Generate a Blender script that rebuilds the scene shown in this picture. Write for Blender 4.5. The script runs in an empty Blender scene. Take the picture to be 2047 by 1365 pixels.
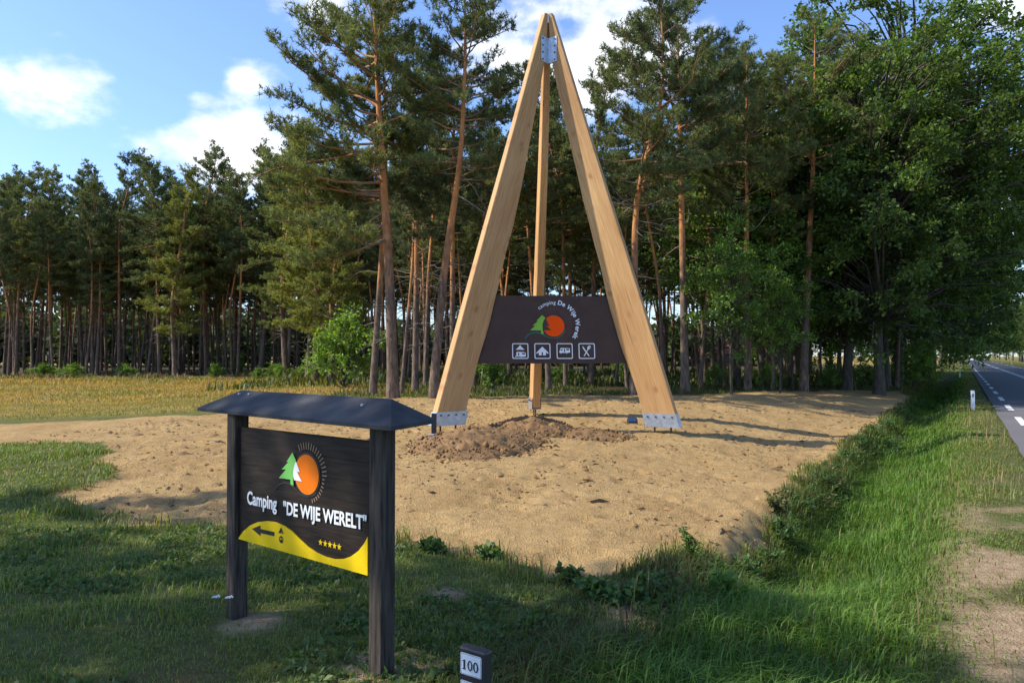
import bpy, math, random
import numpy as np
from mathutils import Vector, Matrix
random.seed(7); RNG = np.random.default_rng(7)
SC = bpy.context.scene
COL = SC.collection
# ------------------------------------------------------------------ camera
CAMZ = 1.7; FPX = 1500.0; CX, CY = 1023.5, 682.5; PITCH = math.radians(1.127)
cam = bpy.data.cameras.new('camera'); cam.lens = FPX/2047*36; cam.sensor_width = 36; cam.clip_start = .05; cam.clip_end = 6000
co = bpy.data.objects.new('camera', cam); COL.objects.link(co)
co.location = (0, 0, CAMZ); co.rotation_euler = (math.pi/2+PITCH, 0, 0); SC.camera = co
# ------------------------------------------------------------------ light
SUN_EL = math.radians(42); SUN_A = math.radians(-3.5)      # sun to the west (-X)
SDIR = Vector((-math.cos(SUN_A)*math.cos(SUN_EL), math.sin(SUN_A)*math.cos(SUN_EL), math.sin(SUN_EL)))
sl = bpy.data.lights.new('sun', 'SUN'); sl.energy = 3.8; sl.angle = math.radians(.5); sl.color = (1, .93, .80)
so = bpy.data.objects.new('sun', sl); COL.objects.link(so); so.rotation_euler = (-SDIR).to_track_quat('-Z', 'Y').to_euler()
SC.view_settings.view_transform = 'Standard'; SC.view_settings.look = 'None'; SC.view_settings.exposure = .82; SC.view_settings.gamma = 1
SC.cycles.use_denoising = True; SC.cycles.max_bounces = 6; SC.cycles.transmission_bounces = 4; SC.cycles.diffuse_bounces = 3
SC.cycles.sample_clamp_indirect = 4

def px_dir(px, py):
    v = Vector((px-CX, FPX, -(py-CY))).normalized()
    return Matrix.Rotation(PITCH, 3, 'X') @ v

def build_world():
    w = bpy.data.worlds.new('World'); SC.world = w; w.use_nodes = True
    nt = w.node_tree; N = nt.nodes; L = nt.links; N.clear()
    out = N.new('ShaderNodeOutputWorld'); bg = N.new('ShaderNodeBackground'); bg.inputs['Strength'].default_value = .15
    sky = N.new('ShaderNodeTexSky'); sky.sky_type = 'NISHITA'; sky.sun_disc = False
    sky.sun_elevation = SUN_EL; sky.sun_rotation = math.atan2(SDIR.x, SDIR.y); sky.air_density = 1.0; sky.dust_density = .6; sky.ozone_density = 2.5
    tc = N.new('ShaderNodeTexCoord')
    def math_(op, a, b=None, c=None):
        n = N.new('ShaderNodeMath'); n.operation = op
        for i, x in enumerate((a, b, c)):
            if x is None: continue
            if isinstance(x, (int, float)): n.inputs[i].default_value = x
            else: L.new(x, n.inputs[i])
        return n.outputs[0]
    mp = N.new('ShaderNodeMapping'); mp.inputs['Scale'].default_value = (1, 1, 1.7); L.new(tc.outputs['Generated'], mp.inputs['Vector'])
    n1 = N.new('ShaderNodeTexNoise'); n1.inputs['Scale'].default_value = 5.5; n1.inputs['Detail'].default_value = 9; n1.inputs['Roughness'].default_value = .56
    L.new(mp.outputs[0], n1.inputs['Vector'])
    n2 = N.new('ShaderNodeTexNoise'); n2.inputs['Scale'].default_value = 12; n2.inputs['Detail'].default_value = 6; L.new(mp.outputs[0], n2.inputs['Vector'])
    acc = None
    for (x, y, rx, ry, a) in ((85, 190, 150, 95, .30), (400, 305, 170, 60, .38), (320, 265, 80, 30, .26), (540, 345, 120, 45, .25), (490, 150, 60, 34, .19), (385, 195, 65, 28, .17),
                              (560, -10, 200, 60, .22), (1140, 90, 220, 140, .22), (1990, 20, 130, 60, .22), (1930, 370, 150, 70, .2), (30, 120, 90, 60, .2)):
        d = px_dir(x, y)
        right = Vector((d.y, -d.x, 0)).normalized(); up = right.cross(d)
        def dot(v):
            n = N.new('ShaderNodeVectorMath'); n.operation = 'DOT_PRODUCT'; L.new(tc.outputs['Generated'], n.inputs[0]); n.inputs[1].default_value = v; return n.outputs['Value']
        a1 = math_('MULTIPLY', dot(right), FPX/rx); a2 = math_('MULTIPLY', dot(up), FPX/ry)
        r2 = math_('ADD', math_('MULTIPLY', a1, a1), math_('MULTIPLY', a2, a2))
        g = math_('MULTIPLY', math_('EXPONENT', math_('MULTIPLY', r2, -.8)), a)
        g = math_('MULTIPLY', g, math_('GREATER_THAN', dot(d), 0.0))
        acc = g if acc is None else math_('MAXIMUM', acc, g)
    dens = math_('ADD', n1.outputs['Fac'], acc)
    mr = N.new('ShaderNodeMapRange'); mr.interpolation_type = 'SMOOTHSTEP'; mr.inputs['From Min'].default_value = .60; mr.inputs['From Max'].default_value = .80
    L.new(dens, mr.inputs['Value'])
    # cloud colour: white with pale grey-blue hollows
    cr = N.new('ShaderNodeValToRGB'); cr.color_ramp.elements[0].position = .38; cr.color_ramp.elements[0].color = (4.5, 4.7, 5.2, 1); cr.color_ramp.elements[1].position = .58; cr.color_ramp.elements[1].color = (5.9, 5.95, 6.05, 1)
    L.new(n2.outputs['Fac'], cr.inputs['Fac'])
    tint = N.new('ShaderNodeMix'); tint.data_type = 'RGBA'; tint.blend_type = 'MULTIPLY'; tint.inputs['Factor'].default_value = 1
    L.new(sky.outputs[0], tint.inputs[6]); tint.inputs[7].default_value = (.80, .88, 1.06, 1)
    mx = N.new('ShaderNodeMix'); mx.data_type = 'RGBA'; L.new(mr.outputs[0], mx.inputs['Factor']); L.new(tint.outputs[2], mx.inputs[6]); L.new(cr.outputs[0], mx.inputs[7])
    L.new(mx.outputs[2], bg.inputs['Color']); L.new(bg.outputs[0], out.inputs['Surface'])
build_world()

# ------------------------------------------------------------------ small maths
def sstep(a, b, x):
    t = np.clip((np.asarray(x, float)-a)/(b-a), 0, 1); return t*t*(3-2*t)
_perm = np.random.default_rng(3).random((256, 256))
def vnoise(x, y):
    x = np.asarray(x, float); y = np.asarray(y, float)
    xi = np.floor(x).astype(int); yi = np.floor(y).astype(int); fx = x-xi; fy = y-yi
    fx = fx*fx*(3-2*fx); fy = fy*fy*(3-2*fy)
    g = lambda i, j: _perm[(xi+i) & 255, (yi+j) & 255]
    return (g(0,0)*(1-fx)+g(1,0)*fx)*(1-fy)+(g(0,1)*(1-fx)+g(1,1)*fx)*fy
def fbm(x, y, o=4):
    s = 0; a = .5; t = 0
    for i in range(o):
        s = s+a*vnoise(x+17.3*i, y+9.1*i); t += a; a *= .5; x = x*2.03; y = y*2.03
    return s/t
# road frame: left asphalt edge runs through (1,0) along RD; d = distance to the west of that edge
RK = .601; RD = np.array([RK, 1.0])/math.hypot(RK, 1); RN = np.array([RD[1], -RD[0]])
ROADW = 6.6
def road_d(X, Y): return ((1+RK*Y)-X)*RD[1]
def hz0(X, Y):
    X = np.asarray(X, float); Y = np.asarray(Y, float)
    d = road_d(X, Y)
    m = .26*sstep(6.2, 14, Y)+.15*sstep(15, 22.5, Y)-.06*sstep(23.5, 27, Y)
    m = m*sstep(-15, -4.5, X+.12*(Y-14))*sstep(1.6, 8, d)
    m = m*(1-.5*sstep(40, 80, Y))-.13*sstep(6.5, 3.2, d)*sstep(2.4, 3.2, d)*sstep(8, 12, Y)*sstep(30, 22, Y)
    # low crest along the back of the sand
    m = m+.05*np.exp(-((Y-23)/1.6)**2)*(fbm(X*.35+4, Y*.2, 2)-.4)*2*sstep(3, 6, d)*sstep(-6, -2, X)
    prof = -.50*sstep(2.95, 2.3, d)*sstep(.75, 2.0, d)
    m = m+prof*sstep(4.2, 7.0, Y)
    m = m+.05*(fbm(X*.25, Y*.25, 2)-.5)*sstep(.5, 3, d)
    under = sstep(.12, -.05, d)*sstep(-ROADW-.12, -ROADW+.05, d)
    return m-.03*under
def gp(px, py, dz=0):
    """ground point seen in a direction"""
    v = px_dir(px, py); z = 0.
    for _ in range(40):
        t = (z+dz-CAMZ)/v.z; z = .6*z+.4*float(hz0(v.x*t, v.y*t))
    t = (z+dz-CAMZ)/v.z
    return np.array([v.x*t, v.y*t])
SAND_PX = [(-140,846),(0,848),(120,842),(440,828),(560,818),(700,801),(823,795),(940,794),(1100,789),(1280,791),(1400,788),(1600,782),(1700,779),(1800,782),
           (1818,800),(1790,822),(1740,850),(1690,890),(1645,940),(1595,1000),(1545,1060),(1500,1108),(1440,1128),(1385,1112),(1300,1135),(1160,1150),(1070,1146),
           (1035,1115),(960,1100),(880,1090),(800,1075),(650,1066),(480,1054),(330,1047),(265,1053),(240,1030),(150,1015),(92,990),(180,968),(218,930),(214,884),(100,885),(0,888),(-140,890)]
SAND = np.array([gp(*p) for p in SAND_PX])
def sand_sd(X, Y):
    """signed distance to the sand outline (positive inside)"""
    X = np.asarray(X, float).ravel(); Y = np.asarray(Y, float).ravel()
    best = np.full(X.shape, 1e9); ins = np.zeros(X.shape, bool)
    n = len(SAND)
    for i in range(n):
        a = SAND[i]; b = SAND[(i+1) % n]; e = b-a
        t = np.clip(((X-a[0])*e[0]+(Y-a[1])*e[1])/(e@e+1e-9), 0, 1)
        best = np.minimum(best, np.hypot(X-a[0]-t*e[0], Y-a[1]-t*e[1]))
        c = (a[1] > Y) != (b[1] > Y)
        xi = a[0]+(Y-a[1])*(e[0])/(e[1] if abs(e[1]) > 1e-9 else 1e-9)
        ins ^= c & (X < xi)
    return np.where(ins, best, -best)
def sand_mask(X, Y):
    sh = np.shape(X); X = np.asarray(X, float).ravel(); Y = np.asarray(Y, float).ravel()
    m = np.zeros(X.shape)
    k = (X > -25) & (X < 25) & (Y > 3) & (Y < 40)
    if k.any():
        sd = sand_sd(X[k], Y[k])+.75*(fbm(X[k]*1.7, Y[k]*1.7, 5)-.5)
        m[k] = sstep(-.06, .06, sd)
    return m.reshape(sh)
def hz(X, Y):
    h = hz0(X, Y)
    X = np.asarray(X, float); Y = np.asarray(Y, float)
    s = sand_mask(X, Y)
    a = fbm(X*1.1, Y*1.1, 3)-.5
    b = fbm(X*4.3+30, Y*5.5, 3); b = np.abs(b-.5)
    c = fbm(X*2.6+3, Y*5.0+.8*X, 3)-.5
    return h+s*(.09*a-.22*np.clip(.11-b, 0, 1)*sstep(.40, .58, fbm(X*.8+9, Y*.8, 2))-.07*sstep(.03, .16, c)*sstep(.35, .6, fbm(X*.6, Y*.6+7, 2))+.08*c)+(1-s)*.03*(fbm(X*2, Y*2, 3)-.5)*sstep(.3, 1, np.abs(road_d(X, Y)+ROADW/2)-ROADW/2)
def hz1(x, y): return float(hz(np.array([x]), np.array([y]))[0])

# ------------------------------------------------------------------ mesh + object helpers
def raw_mesh(name, V, T, cols=None, smooth=False):
    me = bpy.data.meshes.new(name); V = np.asarray(V, np.float32); T = np.asarray(T, np.int32)
    k = T.shape[1]
    me.vertices.add(len(V)); me.vertices.foreach_set('co', V.ravel())
    me.loops.add(T.size); me.loops.foreach_set('vertex_index', T.ravel())
    me.polygons.add(len(T)); me.polygons.foreach_set('loop_start', np.arange(0, T.size, k, dtype=np.int32))
    me.polygons.foreach_set('loop_total', np.full(len(T), k, np.int32))
    if smooth: me.polygons.foreach_set('use_smooth', np.ones(len(T), bool))
    if cols is not None:
        a = me.color_attributes.new('col', 'FLOAT_COLOR', 'POINT'); c = np.ones((len(V), 4), np.float32); c[:, :cols.shape[1]] = cols; a.data.foreach_set('color', c.ravel())
    me.update(); me.validate(); return me
class MB:
    def __init__(s): s.v = []; s.f = []
    def add(s, vs, fs):
        o = len(s.v); s.v += [tuple(map(float, p)) for p in vs]; s.f += [tuple(i+o for i in f) for f in fs]; return s
    def box(s, c, ex, ey, ez, a, b, h):
        """centre, axes, half sizes"""
        c = Vector(c); ex = Vector(ex)*a; ey = Vector(ey)*b; ez = Vector(ez)*h
        vs = [c+sx*ex+sy*ey+sz*ez for sz in (-1, 1) for sx, sy in ((-1,-1),(1,-1),(1,1),(-1,1))]
        return s.add(vs, [(3,2,1,0),(4,5,6,7),(0,1,5,4),(1,2,6,5),(2,3,7,6),(3,0,4,7)])
    def abox(s, x0, x1, y0, y1, z0, z1): return s.box(((x0+x1)/2,(y0+y1)/2,(z0+z1)/2), (1,0,0),(0,1,0),(0,0,1), (x1-x0)/2,(y1-y0)/2,(z1-z0)/2)
    def loft(s, A, B, caps=True):
        n = len(A); fs = [(i, (i+1) % n, n+(i+1) % n, n+i) for i in range(n)]
        if caps: fs += [tuple(range(n-1, -1, -1)), tuple(range(n, 2*n))]
        return s.add(list(A)+list(B), fs)
    def tube(s, pts, rad, n=8, cap=True):
        pts = [Vector(p) for p in pts]; rings = []
        for i, p in enumerate(pts):
            t = (pts[min(i+1, len(pts)-1)]-pts[max(i-1, 0)]).normalized()
            a = t.cross(Vector((0, 1, 0)) if abs(t.y) < .9 else Vector((1, 0, 0))).normalized(); b = t.cross(a)
            r = rad[i] if hasattr(rad, '__len__') else rad
            rings.append([p+r*(a*math.cos(2*math.pi*k/n)+b*math.sin(2*math.pi*k/n)) for k in range(n)])
        o = [q for r in rings for q in r]; fs = []
        for i in range(len(pts)-1):
            for k in range(n): fs.append((i*n+k, (i+1)*n+k, (i+1)*n+(k+1) % n, i*n+(k+1) % n))
        if cap: fs += [tuple(range(n)), tuple(range(len(o)-1, len(o)-n-1, -1))]
        return s.add(o, fs)
    def build(s, name, m, parent=None, smooth=False, bevel=0, local=False):
        off = Vector(parent.matrix_basis.translation) if (parent and not local) else Vector()
        if parent and parent.parent and not local: off = off+parent.parent.matrix_basis.translation
        me = bpy.data.meshes.new(name); me.from_pydata([tuple(Vector(p)-off) for p in s.v], [], s.f); me.update()
        if smooth:
            for p in me.polygons: p.use_smooth = True
        return obj(name, me, m, parent, bevel)
def obj(name, me, m, parent=None, bevel=0):
    o = bpy.data.objects.new(name, me)
    if m is not None and len(me.materials) == 0: me.materials.append(m)
    COL.objects.link(o); o.parent = parent
    if bevel:
        b = o.modifiers.new('bevel', 'BEVEL'); b.width = bevel; b.segments = 2; b.limit_method = 'ANGLE'
    return o
def tag(o, label=None, cat=None, group=None, kind=None):
    for k, v in (('label', label), ('category', cat), ('group', group), ('kind', kind)):
        if v: o[k] = v
    return o
def thing(name, label, cat, loc=(0,0,0), group=None):
    o = bpy.data.objects.new(name, None); COL.objects.link(o); o.location = loc; o.empty_display_size = .2
    return tag(o, label, cat, group)
def copy_tree(root, loc, rz=0, sc=1., tilt=(0, 0)):
    c = root.copy(); COL.objects.link(c); c.location = loc; c.rotation_euler = (tilt[0], tilt[1], rz); c.scale = (sc if hasattr(sc, '__len__') else (sc, sc, sc))
    for ch in root.children:
        k = ch.copy(); COL.objects.link(k); k.parent = c
    return c

# ------------------------------------------------------------------ materials
def new_mat(name):
    m = bpy.data.materials.new(name); m.use_nodes = True; nt = m.node_tree; b = nt.nodes['Principled BSDF']; return m, nt, b
def nd(nt, t, **kw):
    n = nt.nodes.new(t)
    for k, v in kw.items():
        if k in n.inputs: n.inputs[k].default_value = v
        else: setattr(n, k, v)
    return n
def mixc(nt, fac, a, b, blend='MIX'):
    n = nt.nodes.new('ShaderNodeMix'); n.data_type = 'RGBA'; n.blend_type = blend
    for s, x in ((n.inputs['Factor'], fac), (n.inputs[6], a), (n.inputs[7], b)):
        if isinstance(x, (int, float)): s.default_value = x
        elif isinstance(x, tuple): s.default_value = (*x, 1) if len(x) == 3 else x
        else: nt.links.new(x, s)
    return n.outputs[2]
def ramp(nt, src, p0, p1, c0=(0,0,0), c1=(1,1,1)):
    r = nt.nodes.new('ShaderNodeValToRGB'); e = r.color_ramp.elements; e[0].position = p0; e[1].position = p1; e[0].color = (*c0, 1); e[1].color = (*c1, 1)
    nt.links.new(src, r.inputs[0]); return r.outputs[0]
def noise(nt, scale, detail=4, rough=.55, coord='Object', stretch=(1,1,1), loc=(0,0,0)):
    tc = nt.nodes.new('ShaderNodeTexCoord'); mp = nt.nodes.new('ShaderNodeMapping'); mp.inputs['Scale'].default_value = stretch; mp.inputs['Location'].default_value = loc
    nt.links.new(tc.outputs[coord], mp.inputs['Vector'])
    n = nt.nodes.new('ShaderNodeTexNoise'); n.inputs['Scale'].default_value = scale; n.inputs['Detail'].default_value = detail; n.inputs['Roughness'].default_value = rough
    nt.links.new(mp.outputs[0], n.inputs['Vector']); return n.outputs['Fac']
def bump(nt, b, src, strength, dist=.02):
    n = nt.nodes.new('ShaderNodeBump'); n.inputs['Strength'].default_value = strength; n.inputs['Distance'].default_value = dist
    nt.links.new(src, n.inputs['Height']); nt.links.new(n.outputs[0], b.inputs['Normal'])
def plain(name, c, rough=.6, metal=0, var=.18, scale=6, bs=.0, c2=None, stretch=(1,1,1), spec=.5):
    m, nt, b = new_mat(name); f = noise(nt, scale, 5, stretch=stretch)
    lo = tuple(x*(1-var) for x in c); hi = c2 or tuple(min(1, x*(1+var)) for x in c)
    nt.links.new(ramp(nt, f, .3, .7, lo, hi), b.inputs['Base Color']); b.inputs['Roughness'].default_value = rough; b.inputs['Metallic'].default_value = metal
    b.inputs['Specular IOR Level'].default_value = spec
    if bs: bump(nt, b, f, bs)
    return m
def attr(nt, name='col'):
    a = nt.nodes.new('ShaderNodeAttribute'); a.attribute_name = name; return a
def leaf_mat(name, trans=.35, gain=1., rough=.55, tint=(1.25, 1.2, .55), per_obj=.25, spec=.3):
    """diffuse + translucent leaf coloured by a per-leaf attribute, with a small shift from plant to plant"""
    m, nt, b = new_mat(name); a = attr(nt)
    oi = nt.nodes.new('ShaderNodeObjectInfo')
    c = mixc(nt, 1., a.outputs['Color'], ramp(nt, oi.outputs['Random'], 0, 1, (1-per_obj, 1-per_obj*.8, 1-per_obj*.4), (1+per_obj, 1+per_obj*.7, 1)), 'MULTIPLY')
    nt.links.new(c, b.inputs['Base Color']); b.inputs['Roughness'].default_value = rough; b.inputs['Specular IOR Level'].default_value = spec
    t = nt.nodes.new('ShaderNodeBsdfTranslucent'); nt.links.new(mixc(nt, 1., c, tint, 'MULTIPLY'), t.inputs['Color'])
    mx = nt.nodes.new('ShaderNodeMixShader'); mx.inputs[0].default_value = trans
    nt.links.new(b.outputs[0], mx.inputs[1]); nt.links.new(t.outputs[0], mx.inputs[2]); nt.links.new(mx.outputs[0], nt.nodes['Material Output'].inputs['Surface'])
    return m
M = {}
def wood_mat(name, c0, c1, knot, rough=.6):
    """sawn plank: grain attribute holds (across, along, depth) in metres"""
    m, nt, b = new_mat(name); at_ = attr(nt, 'grain')
    def nz(scale, det, ro, st):
        mp = nd(nt, 'ShaderNodeMapping'); mp.inputs['Scale'].default_value = st; nt.links.new(at_.outputs['Vector'], mp.inputs[0])
        n = nd(nt, 'ShaderNodeTexNoise'); n.inputs['Scale'].default_value = scale; n.inputs['Detail'].default_value = det; n.inputs['Roughness'].default_value = ro; nt.links.new(mp.outputs[0], n.inputs['Vector']); return n
    g = nz(5, 6, .6, (6, .3, 6)).outputs['Fac']; g2 = nz(20, 4, .6, (5, .10, 5)).outputs['Fac']; w = nz(1.2, 3, .5, (1.2, .4, 1.2)).outputs['Fac']
    c = ramp(nt, g, .3, .72, c0, c1)
    c = mixc(nt, .45, c, ramp(nt, g2, .35, .65, (.62,.5,.4), (1.1,1.08,1.05)), 'MULTIPLY')
    c = mixc(nt, .6, c, ramp(nt, w, .35, .7, (.74,.60,.46), (1.08,1.05,1.0)), 'MULTIPLY')
    ck = nz(9, 2, .5, (4, .09, 4)).outputs['Fac']; c = mixc(nt, ramp(nt, ck, .27, .31, (.75,.75,.75), (0,0,0)), c, (.16,.075,.03))
    mp = nd(nt, 'ShaderNodeMapping'); mp.inputs['Scale'].default_value = (3.0, 2.1, 1); nt.links.new(at_.outputs['Vector'], mp.inputs[0])
    wob = nz(7, 3, .6, (1, 1, 1)); ad = nd(nt, 'ShaderNodeMix', data_type='RGBA', blend_type='ADD'); ad.inputs['Factor'].default_value = .14; nt.links.new(mp.outputs[0], ad.inputs[6]); nt.links.new(wob.outputs['Color'], ad.inputs[7])
    v = nd(nt, 'ShaderNodeTexVoronoi'); v.voronoi_dimensions = '2D'; v.inputs['Scale'].default_value = 1.0; nt.links.new(ad.outputs[2], v.inputs['Vector'])
    sc3 = nd(nt, 'ShaderNodeSeparateColor'); nt.links.new(v.outputs['Color'], sc3.inputs[0]); gate = mixc(nt, 1., ramp(nt, v.outputs['Distance'], .04, .20, (.8,.8,.8), (0,0,0)), ramp(nt, sc3.outputs[0], .45, .95), 'MULTIPLY')
    c = mixc(nt, gate, c, knot)
    nt.links.new(c, b.inputs['Base Color']); b.inputs['Roughness'].default_value = rough; bump(nt, b, g2, .25, .01); b.inputs['Specular IOR Level'].default_value = .3
    return m
M['larch'] = wood_mat('larch_wood', (.47,.27,.105), (.63,.41,.195), (.30,.13,.045))
M['steel'] = plain('galvanised_steel', (.42,.45,.49), .42, .75, .22, 14)
M['bolt'] = plain('bolt_steel', (.12,.12,.13), .4, .8)
M['rust'] = plain('rusty_rod', (.10,.055,.03), .8)
M['panel'] = plain('brown_panel', (.072,.043,.031), .6, 0, .14, 3, spec=.2)
M['white'] = plain('white_print', (.78,.79,.80), .5, 0, .04)
M['green'] = plain('green_print', (.22,.46,.02), .5, 0, .05)
M['dgreen'] = plain('dark_green_print', (.012,.10,.06), .5, 0, .1)
M['orange'] = plain('orange_print', (.95,.085,.003), .6, 0, .04, spec=.1)
M['ray'] = plain('ray_print', (.10,.035,.02), .6, 0, .1)
M['ray2'] = plain('carved_ray', (.34,.22,.14), .7, 0, .3, 30)
M['green2'] = plain('mid_green_paint', (.16,.48,.10), .45, 0, .08)
M['orange2'] = plain('orange_paint', (.80,.17,.006), .5, 0, .08, spec=.15)
M['yellow'] = plain('yellow_paint', (.86,.57,.008), .5, 0, .08, 4, spec=.2)
M['black'] = plain('black_print', (.014,.014,.014), .5)
M['groove'] = plain('dark_paint', (.018,.026,.024), .5)
M['plank'] = plain('dark_stained_plank', (.019,.0135,.011), .6, 0, .4, 5, .12, c2=(.034,.022,.016), stretch=(1, 1, 9), spec=.2)
M['post'] = plain('weathered_dark_post', (.036,.030,.027), .8, 0, .5, 10, .5, c2=(.10,.078,.060), stretch=(5, 5, .4), spec=.2)
M['felt'] = plain('roofing_felt', (.036,.037,.043), .8, 0, .3, 4, .4, c2=(.075,.073,.073), spec=.2)
M['plastic'] = plain('black_plastic', (.022,.021,.024), .45)
M['plate'] = plain('number_plate', (.62,.67,.74), .4, 0, .04)
M['grey'] = plain('grey_box', (.42,.43,.43), .5)
M['lamp'] = plain('lamp_glass', (.025,.06,.14), .15)
M['reflector'] = plain('reflector_film', (.16,.14,.15), .3)
M['pwhite'] = plain('white_post_plastic', (.76,.75,.76), .5, 0, .06)
M['paint'] = plain('road_paint', (.66,.66,.64), .7, 0, .14, 12)
M['brick'] = plain('brick_wall', (.30,.16,.10), .85)
M['tile'] = plain('red_roof_tile', (.30,.07,.05), .7)
M['glass'] = plain('window_glass', (.03,.04,.05), .1)
M['carw'] = plain('car_paint', (.70,.71,.73), .25); M['card'] = plain('dark_car_paint', (.05,.06,.09), .25); M['rubber'] = plain('rubber', (.02,.02,.02), .8)

def ground_mat():
    m, nt, b = new_mat('ground'); a = attr(nt, 'col'); sp = nd(nt, 'ShaderNodeSeparateColor'); nt.links.new(a.outputs['Color'], sp.inputs[0])
    f1 = noise(nt, .9, 6); f2 = noise(nt, 9, 5, .6); f3 = noise(nt, 60, 3, .6); f4 = noise(nt, .25, 3)
    sand = ramp(nt, f1, .3, .7, (.40,.262,.114), (.50,.345,.158)); sand = mixc(nt, .55, sand, ramp(nt, f2, .3, .66, (.72,.66,.58), (1.08,1.08,1.08)), 'MULTIPLY')
    sand = mixc(nt, ramp(nt, noise(nt, 3.2, 6, .65, stretch=(.8, 1.6, 1)), .56, .68, (0,0,0), (.5,.5,.5)), sand, (.25,.16,.08))
    sand = mixc(nt, .5, sand, ramp(nt, f3, .33, .6, (.7,.64,.58), (1.06,1.06,1.06)), 'MULTIPLY')
    lawn = ramp(nt, f2, .3, .7, (.065,.085,.022), (.14,.155,.048)); lawn = mixc(nt, ramp(nt, f1, .5, .75), lawn, (.13,.095,.045))
    field = ramp(nt, f1, .3, .7, (.27,.18,.05), (.37,.25,.075)); field = mixc(nt, ramp(nt, f4, .46, .64), field, (.15,.16,.04))
    forest = ramp(nt, f1, .3, .7, (.050,.040,.022), (.12,.085,.04)); forest = mixc(nt, ramp(nt, f2, .5, .7), forest, (.045,.065,.015))
    dirt = ramp(nt, f2, .3, .7, (.27,.18,.10), (.46,.33,.20))
    c = mixc(nt, sp.outputs[1], lawn, field); c = mixc(nt, sp.outputs[2], c, forest); c = mixc(nt, a.outputs['Alpha'], dirt, c); c = mixc(nt, sp.outputs[0], c, sand)
    nt.links.new(c, b.inputs['Base Color']); b.inputs['Roughness'].default_value = .95; b.inputs['Specular IOR Level'].default_value = .1
    ad = nd(nt, 'ShaderNodeMath', operation='ADD'); nt.links.new(f2, ad.inputs[0]); nt.links.new(f3, ad.inputs[1]); bump(nt, b, ad.outputs[0], .8, .05)
    return m
M['ground'] = ground_mat()
def asphalt(name, lo, hi):
    m, nt, b = new_mat(name); f = noise(nt, 90, 3, .7); g = noise(nt, .5, 4, stretch=(1, 1, 1))
    c = mixc(nt, .6, ramp(nt, f, .3, .7, lo, hi), ramp(nt, g, .3, .7, (.8,.8,.8), (1.15,1.15,1.15)), 'MULTIPLY'); nt.links.new(c, b.inputs['Base Color']); b.inputs['Roughness'].default_value = .8; bump(nt, b, f, .3, .005); return m
M['asphalt'] = asphalt('asphalt', (.040,.043,.052), (.085,.088,.10)); M['asphalt2'] = asphalt('older_asphalt', (.095,.085,.085), (.17,.155,.15))
def bark_mat(name, pine):
    m, nt, b = new_mat(name); a = attr(nt); sp = nd(nt, 'ShaderNodeSeparateColor'); nt.links.new(a.outputs['Color'], sp.inputs[0])
    f = noise(nt, 9, 6, .65, stretch=(1, 1, .3)); g = noise(nt, 2.2, 3)
    low = ramp(nt, f, .32, .68, (.055,.040,.032), (.24,.17,.125)) if pine else ramp(nt, f, .3, .7, (.035,.030,.024), (.13,.11,.085))
    if pine:
        hi = ramp(nt, f, .3, .7, (.32,.12,.038), (.60,.28,.11))
        ad = nd(nt, 'ShaderNodeMath', operation='MULTIPLY_ADD'); nt.links.new(g, ad.inputs[0]); ad.inputs[1].default_value = .35; nt.links.new(sp.outputs[0], ad.inputs[2])
        c = mixc(nt, ramp(nt, ad.outputs[0], .42, .62), low, hi)
        c = mixc(nt, sp.outputs[1], c, (.21,.17,.13))
    else: c = low
    nt.links.new(c, b.inputs['Base Color']); b.inputs['Roughness'].default_value = .9; b.inputs['Specular IOR Level'].default_value = .15; bump(nt, b, f, .8, .05); return m
M['bark'] = bark_mat('pine_bark', True); M['oakbark'] = bark_mat('oak_bark', False)
M['needle'] = leaf_mat('pine_needles', .30, rough=.6, tint=(1.2,1.2,.6), per_obj=.3)
M['leaf'] = leaf_mat('oak_leaves', .38, tint=(1.5,1.45,.5), per_obj=.2)
M['grass'] = leaf_mat('grass_blades', .35, tint=(1.3,1.3,.5), per_obj=0)
M['soil'] = plain('dug_soil', (.20,.12,.058), .95, 0, .35, 9, .4, spec=.1)

# ------------------------------------------------------------------ ground sheet
def grid_lines(segs):
    out = [segs[0][0]]
    for a, b, st in segs:
        n = max(1, int(round((b-a)/st))); out += list(np.linspace(a, b, n+1)[1:])
    return np.array(out)
gxs = grid_lines([(-3500,-600,700),(-600,-100,60),(-100,-40,6),(-40,-14,.7),(-14,-7.5,.2),(-7.5,8,.07),(8,16,.16),(16,32,.4),(32,90,2.5),(90,300,10),(300,600,60),(600,3500,700)])
gys = grid_lines([(-300,-40,60),(-40,1,2.5),(1,3,.25),(3,9,.06),(9,17,.075),(17,26,.12),(26,50,.5),(50,120,2.5),(120,400,12),(400,900,90),(900,4000,700)])
GX, GY = np.meshgrid(gxs, gys); gx = GX.ravel(); gy = GY.ravel()
gz = hz(gx, gy); gs = sand_mask(gx, gy); gd = road_d(gx, gy)
def forest_mask(X, Y):
    edge = np.interp(X, [-60,-20,-11,-5.5,-3,3,12,14.5], [62,60,44,27,24.5,24.5,26,30])
    return sstep(-1.5, 2.5, Y-edge+1.5*(fbm(X*.6, Y*.6, 3)-.5)*3)*sstep(3.2, 4.5, road_d(X, Y))*sstep(140, 115, Y)
def field_mask(X, Y): return np.maximum(sstep(16.5, 19.5, Y+.1*X+2*(fbm(X*.5, Y*.5, 3)-.5))*sstep(2.6, 5, road_d(X, Y)), sstep(-ROADW-1.5, -ROADW-3, road_d(X, Y))*.5)
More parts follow.
